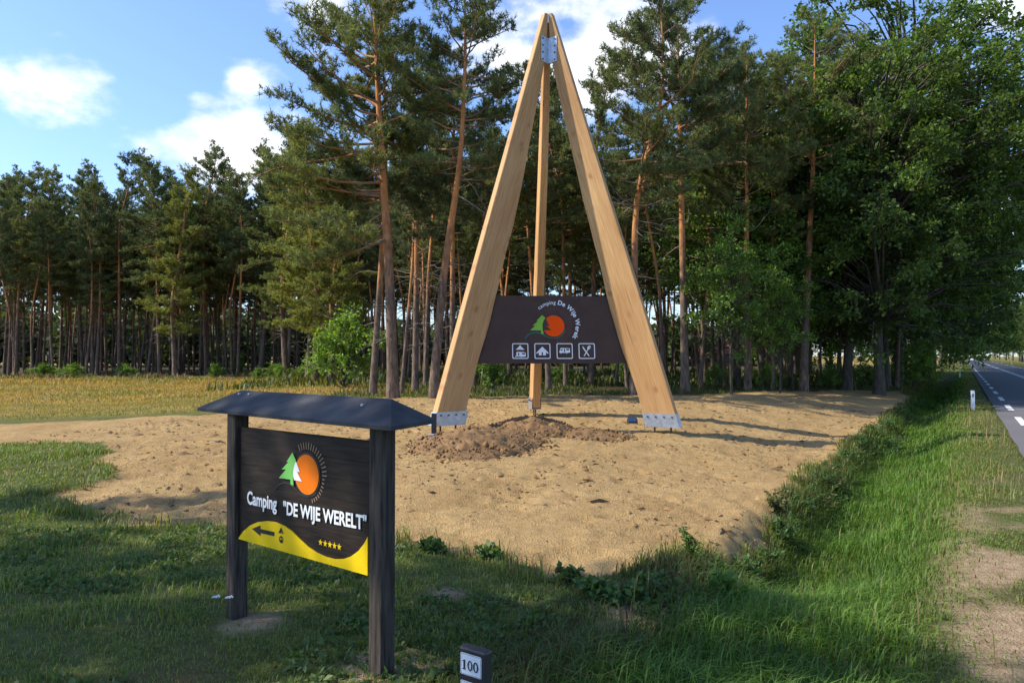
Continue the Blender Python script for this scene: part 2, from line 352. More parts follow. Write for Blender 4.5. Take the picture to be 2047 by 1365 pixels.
def dirt_mask(X, Y):
    d = road_d(X, Y); n = fbm(X*1.3+5, Y*1.3, 4)
    p = sstep(-.1, .25, d)*sstep(1.45, .6, d)*sstep(12, 6, Y)
    m = p*sstep(.46, .66, n+.08*sstep(9, 4, Y))
    for (x, y, r) in DIRT: m = np.maximum(m, sstep(r*1.25, r*.5, np.hypot(X-x, (Y-y)*1.0)+r*.9*(fbm(X*3, Y*3, 3)-.5)))
    return m
DIRT = [(*gp(1290, 1235), .30), (*gp(1220, 1255), .16), (*gp(770, 1330), .28), (*gp(500, 1245), .22), (*gp(890, 1190), .22)]
gz2 = gz.reshape(GX.shape); rfp = np.random.default_rng(41)
def press(x, y, a, la, lb, dep):
    i0, i1 = np.searchsorted(gys, [y-.4, y+.4]); j0, j1 = np.searchsorted(gxs, [x-.4, x+.4])
    dx, dy = GX[i0:i1, j0:j1]-x, GY[i0:i1, j0:j1]-y; u = (dx*math.cos(a)+dy*math.sin(a))/la; v = (-dx*math.sin(a)+dy*math.cos(a))/lb; r2 = u*u+v*v
    gz2[i0:i1, j0:j1] += dep*(-np.exp(-r2*r2)+.55*np.exp(-((np.sqrt(r2)-1.45)/.35)**2))
for w_ in range(16):                                            # walked lines of footprints
    p_ = np.array([rfp.uniform(-6, 6), rfp.uniform(6.5, 20)]); a_w = rfp.uniform(0, 6.28)
    for k in range(14):
        a_w += rfp.normal()*.12; p_ = p_+.62*np.array([math.cos(a_w), math.sin(a_w)]); q_ = p_+(.1 if k % 2 else -.1)*np.array([-math.sin(a_w), math.cos(a_w)])
        if sand_mask(q_[:1], q_[1:])[0] > .95 and -8 < q_[0] < 8: press(q_[0], q_[1], a_w, .14, .065, rfp.uniform(.02, .04))
for (cx_, cy_, r_, a0, a1) in ((.2, 8.2, 1.9, -.5, 1.3), (.2, 8.2, 2.6, -.5, 1.25), (-1.5, 12.5, 6.2, -1.0, -.1), (-1.5, 12.5, 7.4, -.95, -.15)):
    for a_t in np.arange(a0, a1, .11/r_):
        q_ = (cx_+r_*math.cos(a_t), cy_+r_*math.sin(a_t))
        if sand_mask(np.array([q_[0]]), np.array([q_[1]]))[0] > .95 and -8 < q_[0] < 8: press(q_[0], q_[1], a_t, .10, .05, .014)
gz = gz2.ravel()
gcol = np.stack([gs, field_mask(gx, gy), forest_mask(gx, gy), 1-dirt_mask(gx, gy)], 1)
nx, ny = len(gxs), len(gys); I = np.arange(nx*ny).reshape(ny, nx)
quads = np.stack([I[:-1,:-1].ravel(), I[:-1,1:].ravel(), I[1:,1:].ravel(), I[1:,:-1].ravel()], 1)
ground = obj('ground', raw_mesh('ground', np.stack([gx, gy, gz], 1), quads, gcol, True), M['ground']); tag(ground, 'sandy clearing with lawn, field and woodland floor', None, None, 'structure')

# ------------------------------------------------------------------ road
def rp(s, q, z=0): p = np.array([1., 0.])+RD*s+RN*q; return (p[0], p[1], z)
ZR = .012
def strip(mb, s0, s1, q0, q1, z, n=1):
    ss = np.linspace(s0, s1, n+1)
    for a, b in zip(ss[:-1], ss[1:]): mb.add([rp(a, q0, z), rp(a, q1, z), rp(b, q1, z), rp(b, q0, z)], [(0, 1, 2, 3)])
    return mb
mb = MB(); ss = np.concatenate([np.arange(28.6, 60, .5), np.arange(60, 900, 20)])
rng_e = lambda s: .07*(fbm(np.array([s*.9]), np.array([2.]), 3)[0]-.5)
for a, b in zip(ss[:-1], ss[1:]): mb.add([rp(a, rng_e(a), ZR), rp(a, ROADW, ZR), rp(b, ROADW, ZR), rp(b, rng_e(b), ZR)], [(0,1,2,3)])
road = mb.build('road', M['asphalt']); tag(road, 'dark asphalt two lane road beside the grass verge', None, None, 'structure')
mb = MB(); ss = np.arange(-30, 28.8, .4)
for a, b in zip(ss[:-1], ss[1:]): mb.add([rp(a, rng_e(a), ZR), rp(a, ROADW, ZR), rp(b, ROADW, ZR), rp(b, rng_e(b), ZR)], [(0,1,2,3)])
mb.build('older_surface', M['asphalt2'], road)
strip(MB(), 28.45, 28.62, .02, ROADW, ZR+.004).build('surface_joint', plain('joint', (.36,.35,.34), .8), road)
dash = None
for side, q in (('l', .34), ('r', ROADW-.45)):
    for k in range(-3, 42):
        s = 20.0+1.6+6*k
        if dash is None:
            dash = MB(); dash.add([(RD[0]*a+RN[0]*b, RD[1]*a+RN[1]*b, 0) for a, b in ((0,0),(0,.16),(3,.16),(3,0))], [(0,1,2,3)])
            dm = bpy.data.meshes.new('edge_dash'); dm.from_pydata(dash.v, [], dash.f); dm.update()
        o = obj('edge_dash', dm, M['paint'], road); o.location = rp(s, q, ZR+.004)
for q in (3.12, 3.36): strip(MB(), -30, 420, q, q+.11, ZR+.004, 20).build('centre_line', M['paint'], road)

# ------------------------------------------------------------------ trees
class Tri:
    """collects triangles with a per-vertex colour"""
    def __init__(s): s.V = []; s.T = []; s.C = []; s.n = 0
    def add(s, V, T, C):
        s.V.append(np.asarray(V, float)); s.T.append(np.asarray(T, int)+s.n); s.C.append(np.broadcast_to(np.asarray(C, float), (len(V), 3)).copy()); s.n += len(V)
    def mesh(s, name, smooth=False): return raw_mesh(name, np.concatenate(s.V), np.concatenate(s.T), np.concatenate(s.C), smooth)
def tube_tri(T, P, R, n, C):
    P = np.asarray(P, float); m = len(P); R = np.broadcast_to(np.asarray(R, float), (m,))
    t = np.gradient(P, axis=0); t /= np.linalg.norm(t, axis=1)[:, None]+1e-9
    ref = np.array([0, 1., 0]) if abs(t[0, 1]) < .8 else np.array([1., 0, 0])
    a = np.cross(t, ref); a /= np.linalg.norm(a, axis=1)[:, None]+1e-9; b = np.cross(t, a)
    ang = np.arange(n)*2*math.pi/n
    V = P[:, None]+R[:, None, None]*(a[:, None]*np.cos(ang)[None, :, None]+b[:, None]*np.sin(ang)[None, :, None])
    i, k = np.meshgrid(np.arange(m-1), np.arange(n), indexing='ij'); i = i.ravel(); k = k.ravel(); k2 = (k+1) % n
    A = i*n+k; B = i*n+k2; Cc = (i+1)*n+k2; D = (i+1)*n+k
    C = np.asarray(C, float); C = np.repeat(C, n, 0) if C.ndim == 2 else C
    T.add(V.reshape(-1, 3), np.concatenate([np.stack([A, D, Cc], 1), np.stack([A, Cc, B], 1)]), C)
def unit(v): return v/(np.linalg.norm(v, axis=-1, keepdims=True)+1e-9)
def needles(T, P, D, rng, per=10, ln=.15, w=.023, dark=1.):
    n = len(P)
    if n == 0: return
    Pn = np.repeat(P, per, 0); Dn = np.repeat(D, per, 0)
    Pn = Pn+Dn*rng.uniform(-.04, .14, (n*per, 1))
    dd = unit(Dn*.55+unit(rng.normal(size=(n*per, 3)))*.85+np.array([0, 0, .22]))
    sd = unit(np.cross(dd, rng.normal(size=(n*per, 3))))
    L = (ln*rng.uniform(.7, 1.2, (n*per, 1)))
    V = np.stack([Pn-sd*w, Pn+sd*w, Pn+dd*L], 1).reshape(-1, 3)
    k = rng.random((n, 1)); k2 = rng.random((n, 1))
    c = (np.array([[.078,.120,.054]])*(1-k)+np.array([[.205,.228,.074]])*k)*(.75+.5*k2)*dark
    C = np.repeat(np.repeat(c, per, 0), 3, 0)
    T.add(V, np.arange(len(V)).reshape(-1, 3), C)
def make_pine(seed, H, r0, cb, Lmax, path=None, label='', dead=10, dens=1., low=0., side=None, ln=.15, per=10, w=.020, dark=1.):
    """Scots pine: plated grey bole turning orange, bare dead limbs, layered needle pads"""
    rng = np.random.default_rng(seed)
    B = Tri(); Nn = Tri()
    m = 16; tz = np.linspace(0, 1, m)
    if path is None: path = [(0,0,0),(.35,rng.normal()*.25,rng.normal()*.25),(.7,rng.normal()*.4,rng.normal()*.4),(1,rng.normal()*.6,rng.normal()*.6)]
    pp = np.array(path); tf = np.linspace(0, 1, 60)
    sx = np.interp(tf, pp[:,0], pp[:,1]); sy = np.interp(tf, pp[:,0], pp[:,2])
    ker = np.ones(9)/9; sx = np.convolve(np.pad(sx, 4, 'edge'), ker, 'valid'); sy = np.convolve(np.pad(sy, 4, 'edge'), ker, 'valid')
    tx = lambda t: np.stack([np.interp(t, tf, sx)-sx[0], np.interp(t, tf, sy)-sy[0], np.asarray(t)*H], -1)
    P = tx(tz); P[0, 2] = -.25
    R = r0*np.clip(1-tz, .03, 1)**.72; R[0] *= 1.3; R[1] *= 1.03
    hf = np.stack([tz, 0*tz, 0*tz], 1)
    tube_tri(B, P, R, 10, hf)
    rad = lambda t: r0*max(1-t, .03)**.72
    def limb(t, az, el, L, bend, r, isdead=False):
        p0 = tx(np.array(t)); n = 6
        pts = [p0]; d = np.array([math.cos(az)*math.cos(el), math.sin(az)*math.cos(el), math.sin(el)])
        for i in range(n-1):
            d = unit(d+np.array([0, 0, bend/(n-1)])+rng.normal(size=3)*(.13 if not isdead else .17)); pts.append(pts[-1]+d*L/(n-1))
        pts = np.array(pts)
        tube_tri(B, pts, r*np.linspace(1, .22, n), 5 if r > .02 else 4, np.array([min(t, .30) if L < 2.2 else t*.8, 1. if isdead else .45, 0]))
        return pts
    for i in range(dead):                                   # bare dead limbs under the crown
        t = cb*rng.uniform(.25, 1.05)
        az = rng.uniform(0, 6.28); L = rng.uniform(.3, 1.9)*(.5+.9*t/cb*.6)
        pts = limb(t, az, rng.uniform(-.5, .2), L, rng.uniform(-.6, .5), .011+.009*L, True)
        for j in range(int(L*2)):
            q = pts[rng.integers(2, 6)]; e = unit(rng.normal(size=3)+np.array([math.cos(az), math.sin(az), -.1]))*rng.uniform(.2, .6)
            tube_tri(B, np.array([q, q+e*.5+rng.normal(size=3)*.04, q+e]), [.008,.006,.003], 3, np.array([.3, 1., 0]))
    z = cb-low; P_, D_ = [], []
    while z < .985:
        u = (z-cb)/(1-cb)
        for k in range(rng.integers(2, 5)):
            az = rng.uniform(0, 6.28)
            if side is not None and u < .3: az = side+rng.normal()*.8
            prof = (max(0, 1-u)**.62)*(.62+.38*min(1, max(u, 0)/.3))+.10
            if rng.random() < .22: prof *= .45
            L = Lmax*prof*rng.uniform(.6, 1.12)
            el = -.18+.95*max(u, 0)**1.3+rng.normal()*.16
            if u < 0: el = -.25+rng.normal()*.15
            pts = limb(min(.995, z+rng.uniform(0, .02)), az, el, L, .55*(1-.4*u), max(.009, min(.010+.011*L, rad(z)*.6)))
            ax = unit(pts[-1]-pts[0]); hor = unit(np.cross(ax, [0, 0, 1.]))
            ns = max(3, int(L*6.5*dens)); s0 = .30 if L > 1 else .1
            for j in range(ns):
                f = s0+(1-s0)*(j+rng.random())/ns; ii = min(4, int(f*5)); q = pts[ii]+(pts[ii+1]-pts[ii])*(f*5-ii)
                sl_ = (.22+.42*L*.33*(1.25-f))*rng.uniform(.6, 1.3); sgn = 1 if rng.random() < .5 else -1
                dd = unit(ax*rng.uniform(.35, 1.0)+hor*sgn*rng.uniform(.3, 1.)+np.array([0, 0, rng.uniform(-.1, .55)]))
                e1 = q+dd*sl_*.5+np.array([0, 0, -.02]); e2 = q+dd*sl_+np.array([0, 0, .10*sl_])
                tube_tri(B, np.array([q, e1, e2]), [.008,.006,.003], 3, np.array([.2, .4, 0]))
                nt_ = max(4, int(sl_*17*dens))
                g = rng.uniform(.3, 1.03, nt_)[:, None]
                pos = q+(e2-q)*g+rng.normal(size=(nt_, 3))*np.array([.075,.075,.045])
                P_.append(pos); D_.append(unit(np.repeat(dd[None], nt_, 0)*.7+rng.normal(size=(nt_, 3))*.5+np.array([0, 0, .45])))
        z += rng.uniform(.028, .055)*7.2/H+.002
    P_ = np.concatenate(P_); D_ = np.concatenate(D_); needles(Nn, P_, D_, rng, per, ln, w, dark)
    root = thing('pine_tree', label, 'pine tree'); root.hide_render = False
    obj('trunk', B.mesh('pine_trunk', True), M['bark'], root); obj('crown', Nn.mesh('pine_crown'), M['needle'], root)
    return root
def leaves(T, P, D, rng, ln=.15, w=.045, ca=(.030,.070,.014), cb_=(.095,.150,.030)):
    n = len(P); dd = unit(D*.6+rng.normal(size=(n, 3))*.6+np.array([0, 0, -.1])); up = unit(rng.normal(size=(n, 3))*.75+np.array([0, 0, 1.]))
    sd = unit(np.cross(dd, up)); L = ln*rng.uniform(.65, 1.25, (n, 1)); W = w*rng.uniform(.7, 1.2, (n, 1)); nm = np.cross(sd, dd)
    V = np.stack([P, P+dd*L*.55-sd*W+nm*L*.08, P+dd*L, P+dd*L*.55+sd*W+nm*L*.08], 1).reshape(-1, 3)
    k = rng.random((n, 1)); c = np.array([ca])*(1-k)+np.array([cb_])*k
    b = np.arange(n)[:, None]*4
    T.add(V, np.concatenate([b+np.array([[0, 1, 2]]), b+np.array([[0, 2, 3]])]), np.repeat(c, 4, 0))
def make_broadleaf(seed, H, r0, crown_c, crown_r, nclump, label, name='oak_tree', cat='tree', twigs=9, per=13, lsize=.19, ts=.82, lean=(0, 0), ca=(.040,.085,.018), cb_=(.115,.175,.036), bole=.26, power=.36):
    rng = np.random.default_rng(seed); B = Tri(); Lf = Tri(); m = 12
    t = np.linspace(0, 1, m); topz = crown_c[2]+crown_r[2]*.55
    wob = np.cumsum(rng.normal(size=(m, 2))*.05*H/15, 0); P = np.stack([wob[:,0]+lean[0]*t, wob[:,1]+lean[1]*t, t*topz], 1); P -= np.array([P[0,0], P[0,1], 0]); P[0, 2] = -.2
    R = r0*(1-.88*t)**.9; R[0] *= 1.35; tube_tri(B, P, R, 10, np.array([.2, 0, 0]))
    dirs = unit(rng.normal(size=(nclump, 3))); rr = rng.random((nclump, 1))**power
    lump = 1+.28*np.sin(dirs[:, :1]*4+seed)*np.cos(dirs[:, 1:2]*5+seed*2)+.12*rng.normal(size=(nclump, 1))
    C = np.array(crown_c)+dirs*rr*lump*np.array(crown_r)
    C = C[C[:, 2] > .6]
    for c in C:
        tt = np.clip((c[2]-rng.uniform(.1, .5)*np.hypot(c[0]-crown_c[0], c[1]-crown_c[1])-.8)/topz, bole, .97); q = np.array([np.interp(tt, t, P[:,i]) for i in range(3)])
        mid = q*.45+c*.55+np.array([0, 0, .12*np.linalg.norm(c-q)])+rng.normal(size=3)*.15; L = np.linalg.norm(c-q)
        r = min(.012+.012*L, r0*.5)
        tube_tri(B, np.array([q, q*.6+mid*.4+rng.normal(size=3)*.08, mid, c]), r*np.array([1, .75, .5, .22]), 4, np.array([.3, 0, 0]))
        out = unit(c-np.array(crown_c)); td = unit(rng.normal(size=(twigs, 3))*np.array([1, 1, .65])+out*.55+np.array([0, 0, .1])); tl = ts*rng.uniform(.4, 1.05, (twigs, 1))
        for d_, l_ in zip(td, tl): tube_tri(B, np.array([c, c+d_*l_*.9]), [.008, .003], 3, np.array([.3, 0, 0]))
        k = rng.uniform(.12, 1.05, (twigs, per, 1)); pos = c+td[:, None]*tl[:, None]*k+rng.normal(size=(twigs, per, 3))*.10*ts
        shade = np.repeat(td[:, None], per, 1).reshape(-1, 3)
        kk = rng.uniform(.6, 1.55)
        leaves(Lf, pos.reshape(-1, 3), shade, rng, lsize, lsize*.30, tuple(x*kk for x in ca), tuple(x*kk for x in cb_))
    root = thing(name, label, cat)
    obj('trunk', B.mesh('broadleaf_trunk', True), M['oakbark'], root); obj('crown', Lf.mesh('broadleaf_crown'), M['leaf'], root)
    return root
def put(root, p, rz=0, sc=1., tilt=(0, 0)):
    root.location = (p[0], p[1], hz1(p[0], p[1])-.02); root.rotation_euler = (tilt[0], tilt[1], rz); root.scale = sc if hasattr(sc, '__len__') else (sc, sc, sc); return root
def at(p, rz=0, sc=1., root=None, label=None, group=None, tilt=(0, 0)):
    c = copy_tree(root, (p[0], p[1], hz1(p[0], p[1])-.02), rz, sc, tilt)
    if label: c['label'] = label
    if group: c['group'] = group
    return c
PT = lambda px, py: gp(px, py)
# individual pines at the back of the sand
pa = make_pine(11, 13.8, .18, .40, 4.3, [(0,0,0),(.3,-.15,0),(.6,-.45,0),(1,-.75,.2)], 'tall pine with bright orange upper trunk and long drooping limbs toward the field', 22, .92, .05, math.pi, per=15, w=.0125, ln=.165)
put(pa, PT(786, 796))
pb = make_pine(12, 12.6, .125, .52, 2.4, [(0,0,0),(.3,.25,0),(.6,.45,0),(1,.3,0)], 'slim grey pine close beside the orange trunked pine, on the field side', 12, per=15, w=.0125, ln=.165); put(pb, PT(745, 791), 0)
pc = make_pine(13, 13.2, .145, .50, 3.0, [(0,0,0),(.3,.35,0),(.55,.85,0),(.8,1.0,0),(1,.95,0)], 'pine leaning towards the wooden tripod with a bend in its upper trunk', 20, .88, per=15, w=.0125, ln=.165); put(pc, PT(866, 795), 0)
pd = make_pine(14, 13.2, .13, .52, 2.9, [(0,0,0),(.4,.05,0),(1,-.1,0)], 'straight pine with a rusty trunk between the orange pine and the leaning pine', 20, .88, per=15, w=.0125, ln=.165); put(pd, PT(830, 784), 0)
pe = make_pine(15, 14.2, .15, .50, 3.5, [(0,0,0),(.3,.02,0),(.46,.05,0),(.56,.3,0),(.66,.85,0),(.78,1.1,0),(1,.9,0)], 'crooked pine whose trunk kinks sideways high above the tripod panel', 26, .92, .04, per=15, w=.0125, ln=.165); put(pe, PT(1268, 790), 0)
pf = make_pine(16, 14.8, .16, .56, 3.3, [(0,0,0),(.5,-.12,0),(1,-.25,0)], 'straight stout pine standing alone on the sand edge beside the tripod leg', 18, .88, per=15, w=.0125, ln=.165); put(pf, PT(1370, 785), 0)
pg = make_pine(17, 15, .175, .60, 4.0, [(0,0,0),(.4,.3,0),(.7,.55,0),(1,.6,0)], 'thick pine with glowing orange top rising out of the leafy oaks', 12, .92, 0, None, per=15, w=.0125, ln=.165); put(pg, PT(1606, 781), 0)
ph = make_pine(18, 11.8, .095, .60, 2.0, [(0,0,0),(.5,.5,0),(1,.65,0)], 'thin pale pine leaning away from the straight stout pine', 12, per=15, w=.0125, ln=.165); put(ph, PT(1400, 777), 0)
for (px, py, src, rz, s, lab) in ((905, 783, pd, 2.0, .97, 'pine half hidden behind the outer tripod leg'), (803, 788, ph, .3, .8, 'thin slanting young pine stem beside the orange pine'),
                                  (1440, 771, pa, 2.2, 1.08, 'tall full crowned pine behind the thin leaning pine'), (1545, 768, pc, 3.6, 1.12, 'tall pine rising behind the oak saplings'), (1495, 780, pd, 4.1, 1.0, 'dark based pine behind leafy oak saplings'), (1545, 779, ph, 1.2, .8, 'slim stem standing before the thick orange topped pine'),
                                  (1792, 777, pb, 5.0, .95, 'reddish pine at the shaded wood corner by the road'), (958, 757, pb, 1.0, 1., 'grey pine seen under the panel beside the outer tripod leg'),
                                  (1470, 768, ph, 2.2, 1.05, 'pale slender pine amid oak saplings at the wood edge'), (1580, 769, pb, 3.3, .9, 'short pine bole just behind the thick orange topped pine'),
                                  (1137, 762, pf, 3.3, .95, 'pine behind the brown panel in line with the tripod'), (1020, 760, pc, 2.6, .95, 'bent pine behind the brown panel near the back leg')):
    at(PT(px, py), rz, s, src, lab)
# forest prototypes: high small crowns
fp = [make_pine(31, 18, .15, .50, 2.9, None, '', 34, 1.0), make_pine(32, 17, .13, .52, 2.6, None, '', 36, 1.0), make_pine(33, 19, .165, .36, 3.3, None, '', 34, 1.0), make_pine(34, 16.5, .115, .54, 2.4, None, '', 30, .95)]
mid = make_pine(35, 15.5, .2, .20, 3.1, None, '', 6, 1.05, dark=np.array([1.45, 1.3, .85]))
first = set()
def wood(p, k, rz, s, label, group, tilt=(0, 0)):
    src = fp[k]
    if k not in first: first.add(k); put(src, p, rz, s, tilt); tag(src, label, None, group); return
    at(p, rz, s, src, label, group, tilt)
LW = ('slender tall pine in the dense dark wood behind the dry grass field', 'pines of the wood behind the field')
CW = ('slender pine trunk in the wood behind the sand and the tripod', 'pines of the wood behind the tripod')
rw = np.random.default_rng(5); used = []
def try_pine(x, y, lab, hs):
    if any((x-a)**2+(y-b)**2 < 1.62**2 for a, b in used): return
    used.append((x, y)); k = int(rw.integers(0, 4)); wood((x, y), k, rw.uniform(0, 6.28), hs*rw.uniform(.84, 1.1), lab[0], lab[1], (rw.normal()*.035, rw.normal()*.035))
for i in range(370):
    x = rw.uniform(-58, -7); y = 60+rw.uniform(0, 1)**1.25*36+max(0, (x+9))*-.5
    if x/y < -.80 or y < np.interp(x, [-60,-20,-11,-7], [61,59,47,40]): continue
    try_pine(x, y, LW, 1.0)
for i in range(205):
    x = rw.uniform(-9, 30); y = rw.uniform(29, 80)
    if road_d(x, y) < 9: continue
    if x < -5 and y < 42: continue
    if x/y > .50: continue
    try_pine(x, y, CW, .70+.004*(y-29))
# bushier pines with low crowns where the wood meets the field
put(mid, (-15.2, 50.5), 1.0, 1.06); tag(mid, 'bushy sunlit pine with low yellow green boughs at the field corner')
at((-10.6, 40.5), 2.7, .92, mid, 'broad pine with foliage nearly to the ground behind the leafy bush'); at((-12.5, 46), 4.4, .95, mid, 'dense low crowned pine between two bushy pines')
at((-8.8, 36.5), 5.6, .72, mid, 'smaller bushy pine beside the slim grey pine')
at((-26, 58), .6, 1.05, mid, 'pine with wide green crown standing out of the field wood edge')

# oaks along the ditch and saplings in the wood edge
oa = make_broadleaf(51, 15, .22, (1.6,0,9.4), (6.6,6.2,6.0), 410, 'large dark oak with sunlit outer boughs over the roadside ditch', lean=(1.0,0)); put(oa, PT(1692, 779))
ob = make_broadleaf(52, 15, .22, (.4,-.2,8.2), (5.6,5.6,6.4), 400, 'oak of the shaded roadside row overhanging the verge'); 
put(ob, (15.4, 31.5), 1.)
tag(ob, None, None, 'oaks in the roadside row')
rr_ = np.random.default_rng(9)
for k, y in enumerate((37, 42, 48, 54, 61, 69, 78, 88, 100, 114, 130, 150, 172, 196, 225, 255, 290, 330, 380)):
    d = 3.7+rr_.uniform(-.4, .6); x = 1+RK*y-d/RD[1]
    at((x, y), rr_.uniform(0, 6.28), rr_.uniform(1.0, 1.2)*(1.18 if y > 41 else 1), oa if k % 2 else ob, 'oak of the shaded roadside row overhanging the verge', 'oaks in the roadside row')
for k, y in enumerate((150, 166, 183, 200, 222, 250, 285, 325, 375)):
    d = -ROADW-7.5-rr_.uniform(0, 2); x = 1+RK*y-d/RD[1]
    at((x, y), rr_.uniform(0, 6.28), rr_.uniform(1.05, 1.3), ob if k % 2 else oa, 'green tree standing on the far side of the road', 'trees across the road')
for k in range(6):
    y = 40+k*8; x = 1+RK*y-rr_.uniform(8, 11)/RD[1]
    at((x, y), rr_.uniform(0, 6.28), rr_.uniform(.7, .92), ob if k % 2 else oa, 'oak growing deeper in the wood behind the roadside oaks', 'oaks inside the wood')
for k in range(7):
    p = rp(540+rr_.uniform(-15, 25), -16+k*6.5); at((p[0], p[1]), rr_.uniform(0, 6.28), rr_.uniform(1.0, 1.4), ob if k % 2 else oa, 'tree closing the view where the road bends away', 'trees at the far road bend')
sa = make_broadleaf(61, 7, .07, (0,0,5.4), (1.9,1.9,3.8), 95, 'leafy bright green oak sapling at the edge of the wood', 'oak_sapling', 'sapling', 8, 10, .16, .75, ca=(.075,.15,.022), cb_=(.18,.28,.05), bole=.15); put(sa, PT(1475, 776), .4, 1.25)
sb = make_broadleaf(62, 2.6, .04, (0,0,1.35), (1.15,1.15,1.3), 46, 'low leafy green bush at the field edge beside the slim pine', 'leafy_bush', 'bush', 8, 9, .14, .5, ca=(.075,.15,.024), cb_=(.18,.28,.05), bole=.05, power=.6)
put(sb, PT(688, 775), 0, (1.25, 1.15, 1.25))
sa['group'] = 'oak saplings in the wood edge'
for (px, py, s) in ((1440, 772, 1.05), (1462, 787, .72), (1560, 786, .55), (1525, 778, .8), (1585, 777, .75), (1790, 768, 1.0), (1830, 766, 1.0), (1560, 774, .95), (1640, 775, .9), (1470, 762, 1.5), (1600, 764, 1.6), (1540, 760, 1.75), (1680, 770, 1.0), (1750, 772, .95)):
    at(PT(px, py), rr_.uniform(0, 6.28), s, sa, 'leafy bright green oak sapling at the edge of the wood', 'oak saplings in the wood edge')
for (px, py, s, lab) in ((985, 783, .55, 'dark low bush behind the outer tripod leg'), (640, 758, .9, 'small light bush at the foot of the bushy pine'), (430, 757, .38, 'small bright shrub in the heather strip'),
                         (475, 752, .7, 'dark round bush under the field wood'), (515, 762, .35, 'tiny yellow green shrub beyond the sign roof'), (560, 761, .4, 'tiny pale shrub beside the bushy pine'), (1125, 772, .4, 'little bush under the brown panel'),
                         (1250, 765, .5, 'small bush behind the crooked pine'), (1430, 776, .4, 'low bush at the foot of the thin leaning pine'), (1530, 778, .4, 'low sunlit bush between the wood edge boles'),
                         (1660, 777, .42, 'low bright bush beside the large oak'), (1735, 776, .45, 'bush in the oak shade at the wood corner'), (1770, 772, .5, 'dim bush beside the reddish pine'), (1830, 775, .8, 'dark bush hanging over the ditch head'), (1845, 765, 1.1, 'tall dark bush between ditch and oak row')):
    at(PT(px, py), rr_.uniform(0, 6.28), s, sb, lab)
for k in range(7):
    x = rr_.uniform(-46, -9); y = np.interp(x, [-60,-20,-11], [59,57,46])+rr_.uniform(-3, 4)
    at((x, y), rr_.uniform(0, 6.28), (rr_.uniform(.4, 1.0), rr_.uniform(.4, 1.0), rr_.uniform(.2, .45)), sb, 'low scrubby bush at the foot of the field wood', 'scrub at the foot of the field wood')
# pines and oaks west of the frame: their shade falls over the lawn and the old sign
SH = 'roadside tree west of the lawn shading the small sign'
for (x, y, s, src) in ((-17.5, 7.1, .78, fp[1]), (-13, 4.9, .74, fp[0]), (-12, 2.0, .85, pg), (-8.5, .8, .85, pf), (-15.5, -.6, .72, fp[3])):
    at((x, y), rr_.uniform(0, 6.28), s, src, SH, 'trees shading the lawn')
# far wood closing the view: reads as one mass
T_ = Tri(); rf = np.random.default_rng(21)
for i in range(280):
    x = rf.uniform(-150, 75); y = rf.uniform(112, 150); 
    if road_d(x, y) < 25: continue
    h = rf.uniform(5, 9)*(1.3 if x < -30 else .9); n = 220; dirs = unit(rf.normal(size=(n, 3))); pos = np.array([x, y, h*.55])+dirs*(rf.random((n, 1))**.4)*np.array([h*.42, h*.42, h*.5]); pos[:, 2] = np.abs(pos[:, 2])
    leaves(T_, pos, dirs, rf, 1.3, .5, (.03,.05,.02), (.065,.09,.033))
tag(obj('far_woodland', T_.mesh('far_woodland'), M['leaf']), 'distant band of trees seen between the pine trunks', 'woodland', None, 'stuff')

# ------------------------------------------------------------------ grass
def blades(P, h, w, bend, az, col):
    n = len(P); d = np.stack([np.cos(az), np.sin(az), 0*az], 1); s = np.stack([-np.sin(az), np.cos(az), 0*az], 1)*(w*.5)[:, None]; up = np.array([0, 0, 1.])
    h = h[:, None]; b = bend[:, None]
    mid_ = P+d*b*h*.30+up*h*.62; tip = P+d*b*h*.95+up*h*(1-.35*b)
    V = np.stack([P-s, P+s, mid_-s*.75, mid_+s*.75, tip], 1).reshape(-1, 3); k = np.arange(n)[:, None]*5
    T = np.concatenate([k+np.array([[0,1,3]]), k+np.array([[0,3,2]]), k+np.array([[2,3,4]])])
    return V, T, np.repeat(col, 5, 0)
def pts_in(x0, x1, y0, y1, dens, rng):
    n = int((x1-x0)*(y1-y0)*dens); return rng.uniform(x0, x1, n), rng.uniform(y0, y1, n)
def pal(rng, n, cols, jit=.25):
    cols = np.array(cols); c = cols[rng.integers(0, len(cols), n)]; return c*rng.uniform(1-jit, 1+jit, (n, 1))
G = Tri(); rg = np.random.default_rng(77)
LAWN = [(.14,.205,.034),(.17,.25,.042),(.225,.26,.058),(.10,.165,.03),(.28,.24,.085)]
for (x0, x1, y0, y1, dn, hs, ws) in ((-5, 3.2, 2.0, 4.6, 4600, .032, .0045), (-7, 3.4, 4.6, 7.6, 2500, .034, .006), (-12, 0, 7.6, 13.5, 1000, .042, .011)):
    X, Y = pts_in(x0, x1, y0, y1, dn, rg); d = road_d(X, Y)
    sm = sand_mask(X, Y); dm_ = dirt_mask(X, Y)
    k = (sm < .35) & (d > 2.2-.5*sstep(7, 4, Y)) & (rg.random(len(X)) > dm_*.9) & (rg.random(len(X)) < .35+.65*sstep(.3, .5, fbm(X*2.2, Y*2.2, 3))); X = X[k]; Y = Y[k]; n = len(X)
    tuft = sstep(.5, .72, fbm(X*1.6+20, Y*1.6, 3))
    h = hs*rg.uniform(.5, 1.5, n)*(1+1.2*tuft); c = pal(rg, n, LAWN); c *= (.8+.5*fbm(X*.9, Y*.9, 2))[:, None]
    G.add(*blades(np.stack([X, Y, hz(X, Y)-.004], 1), h, ws*rg.uniform(.7, 1.3, n), rg.uniform(.2, 1.1, n), rg.uniform(0, 6.28, n), c))
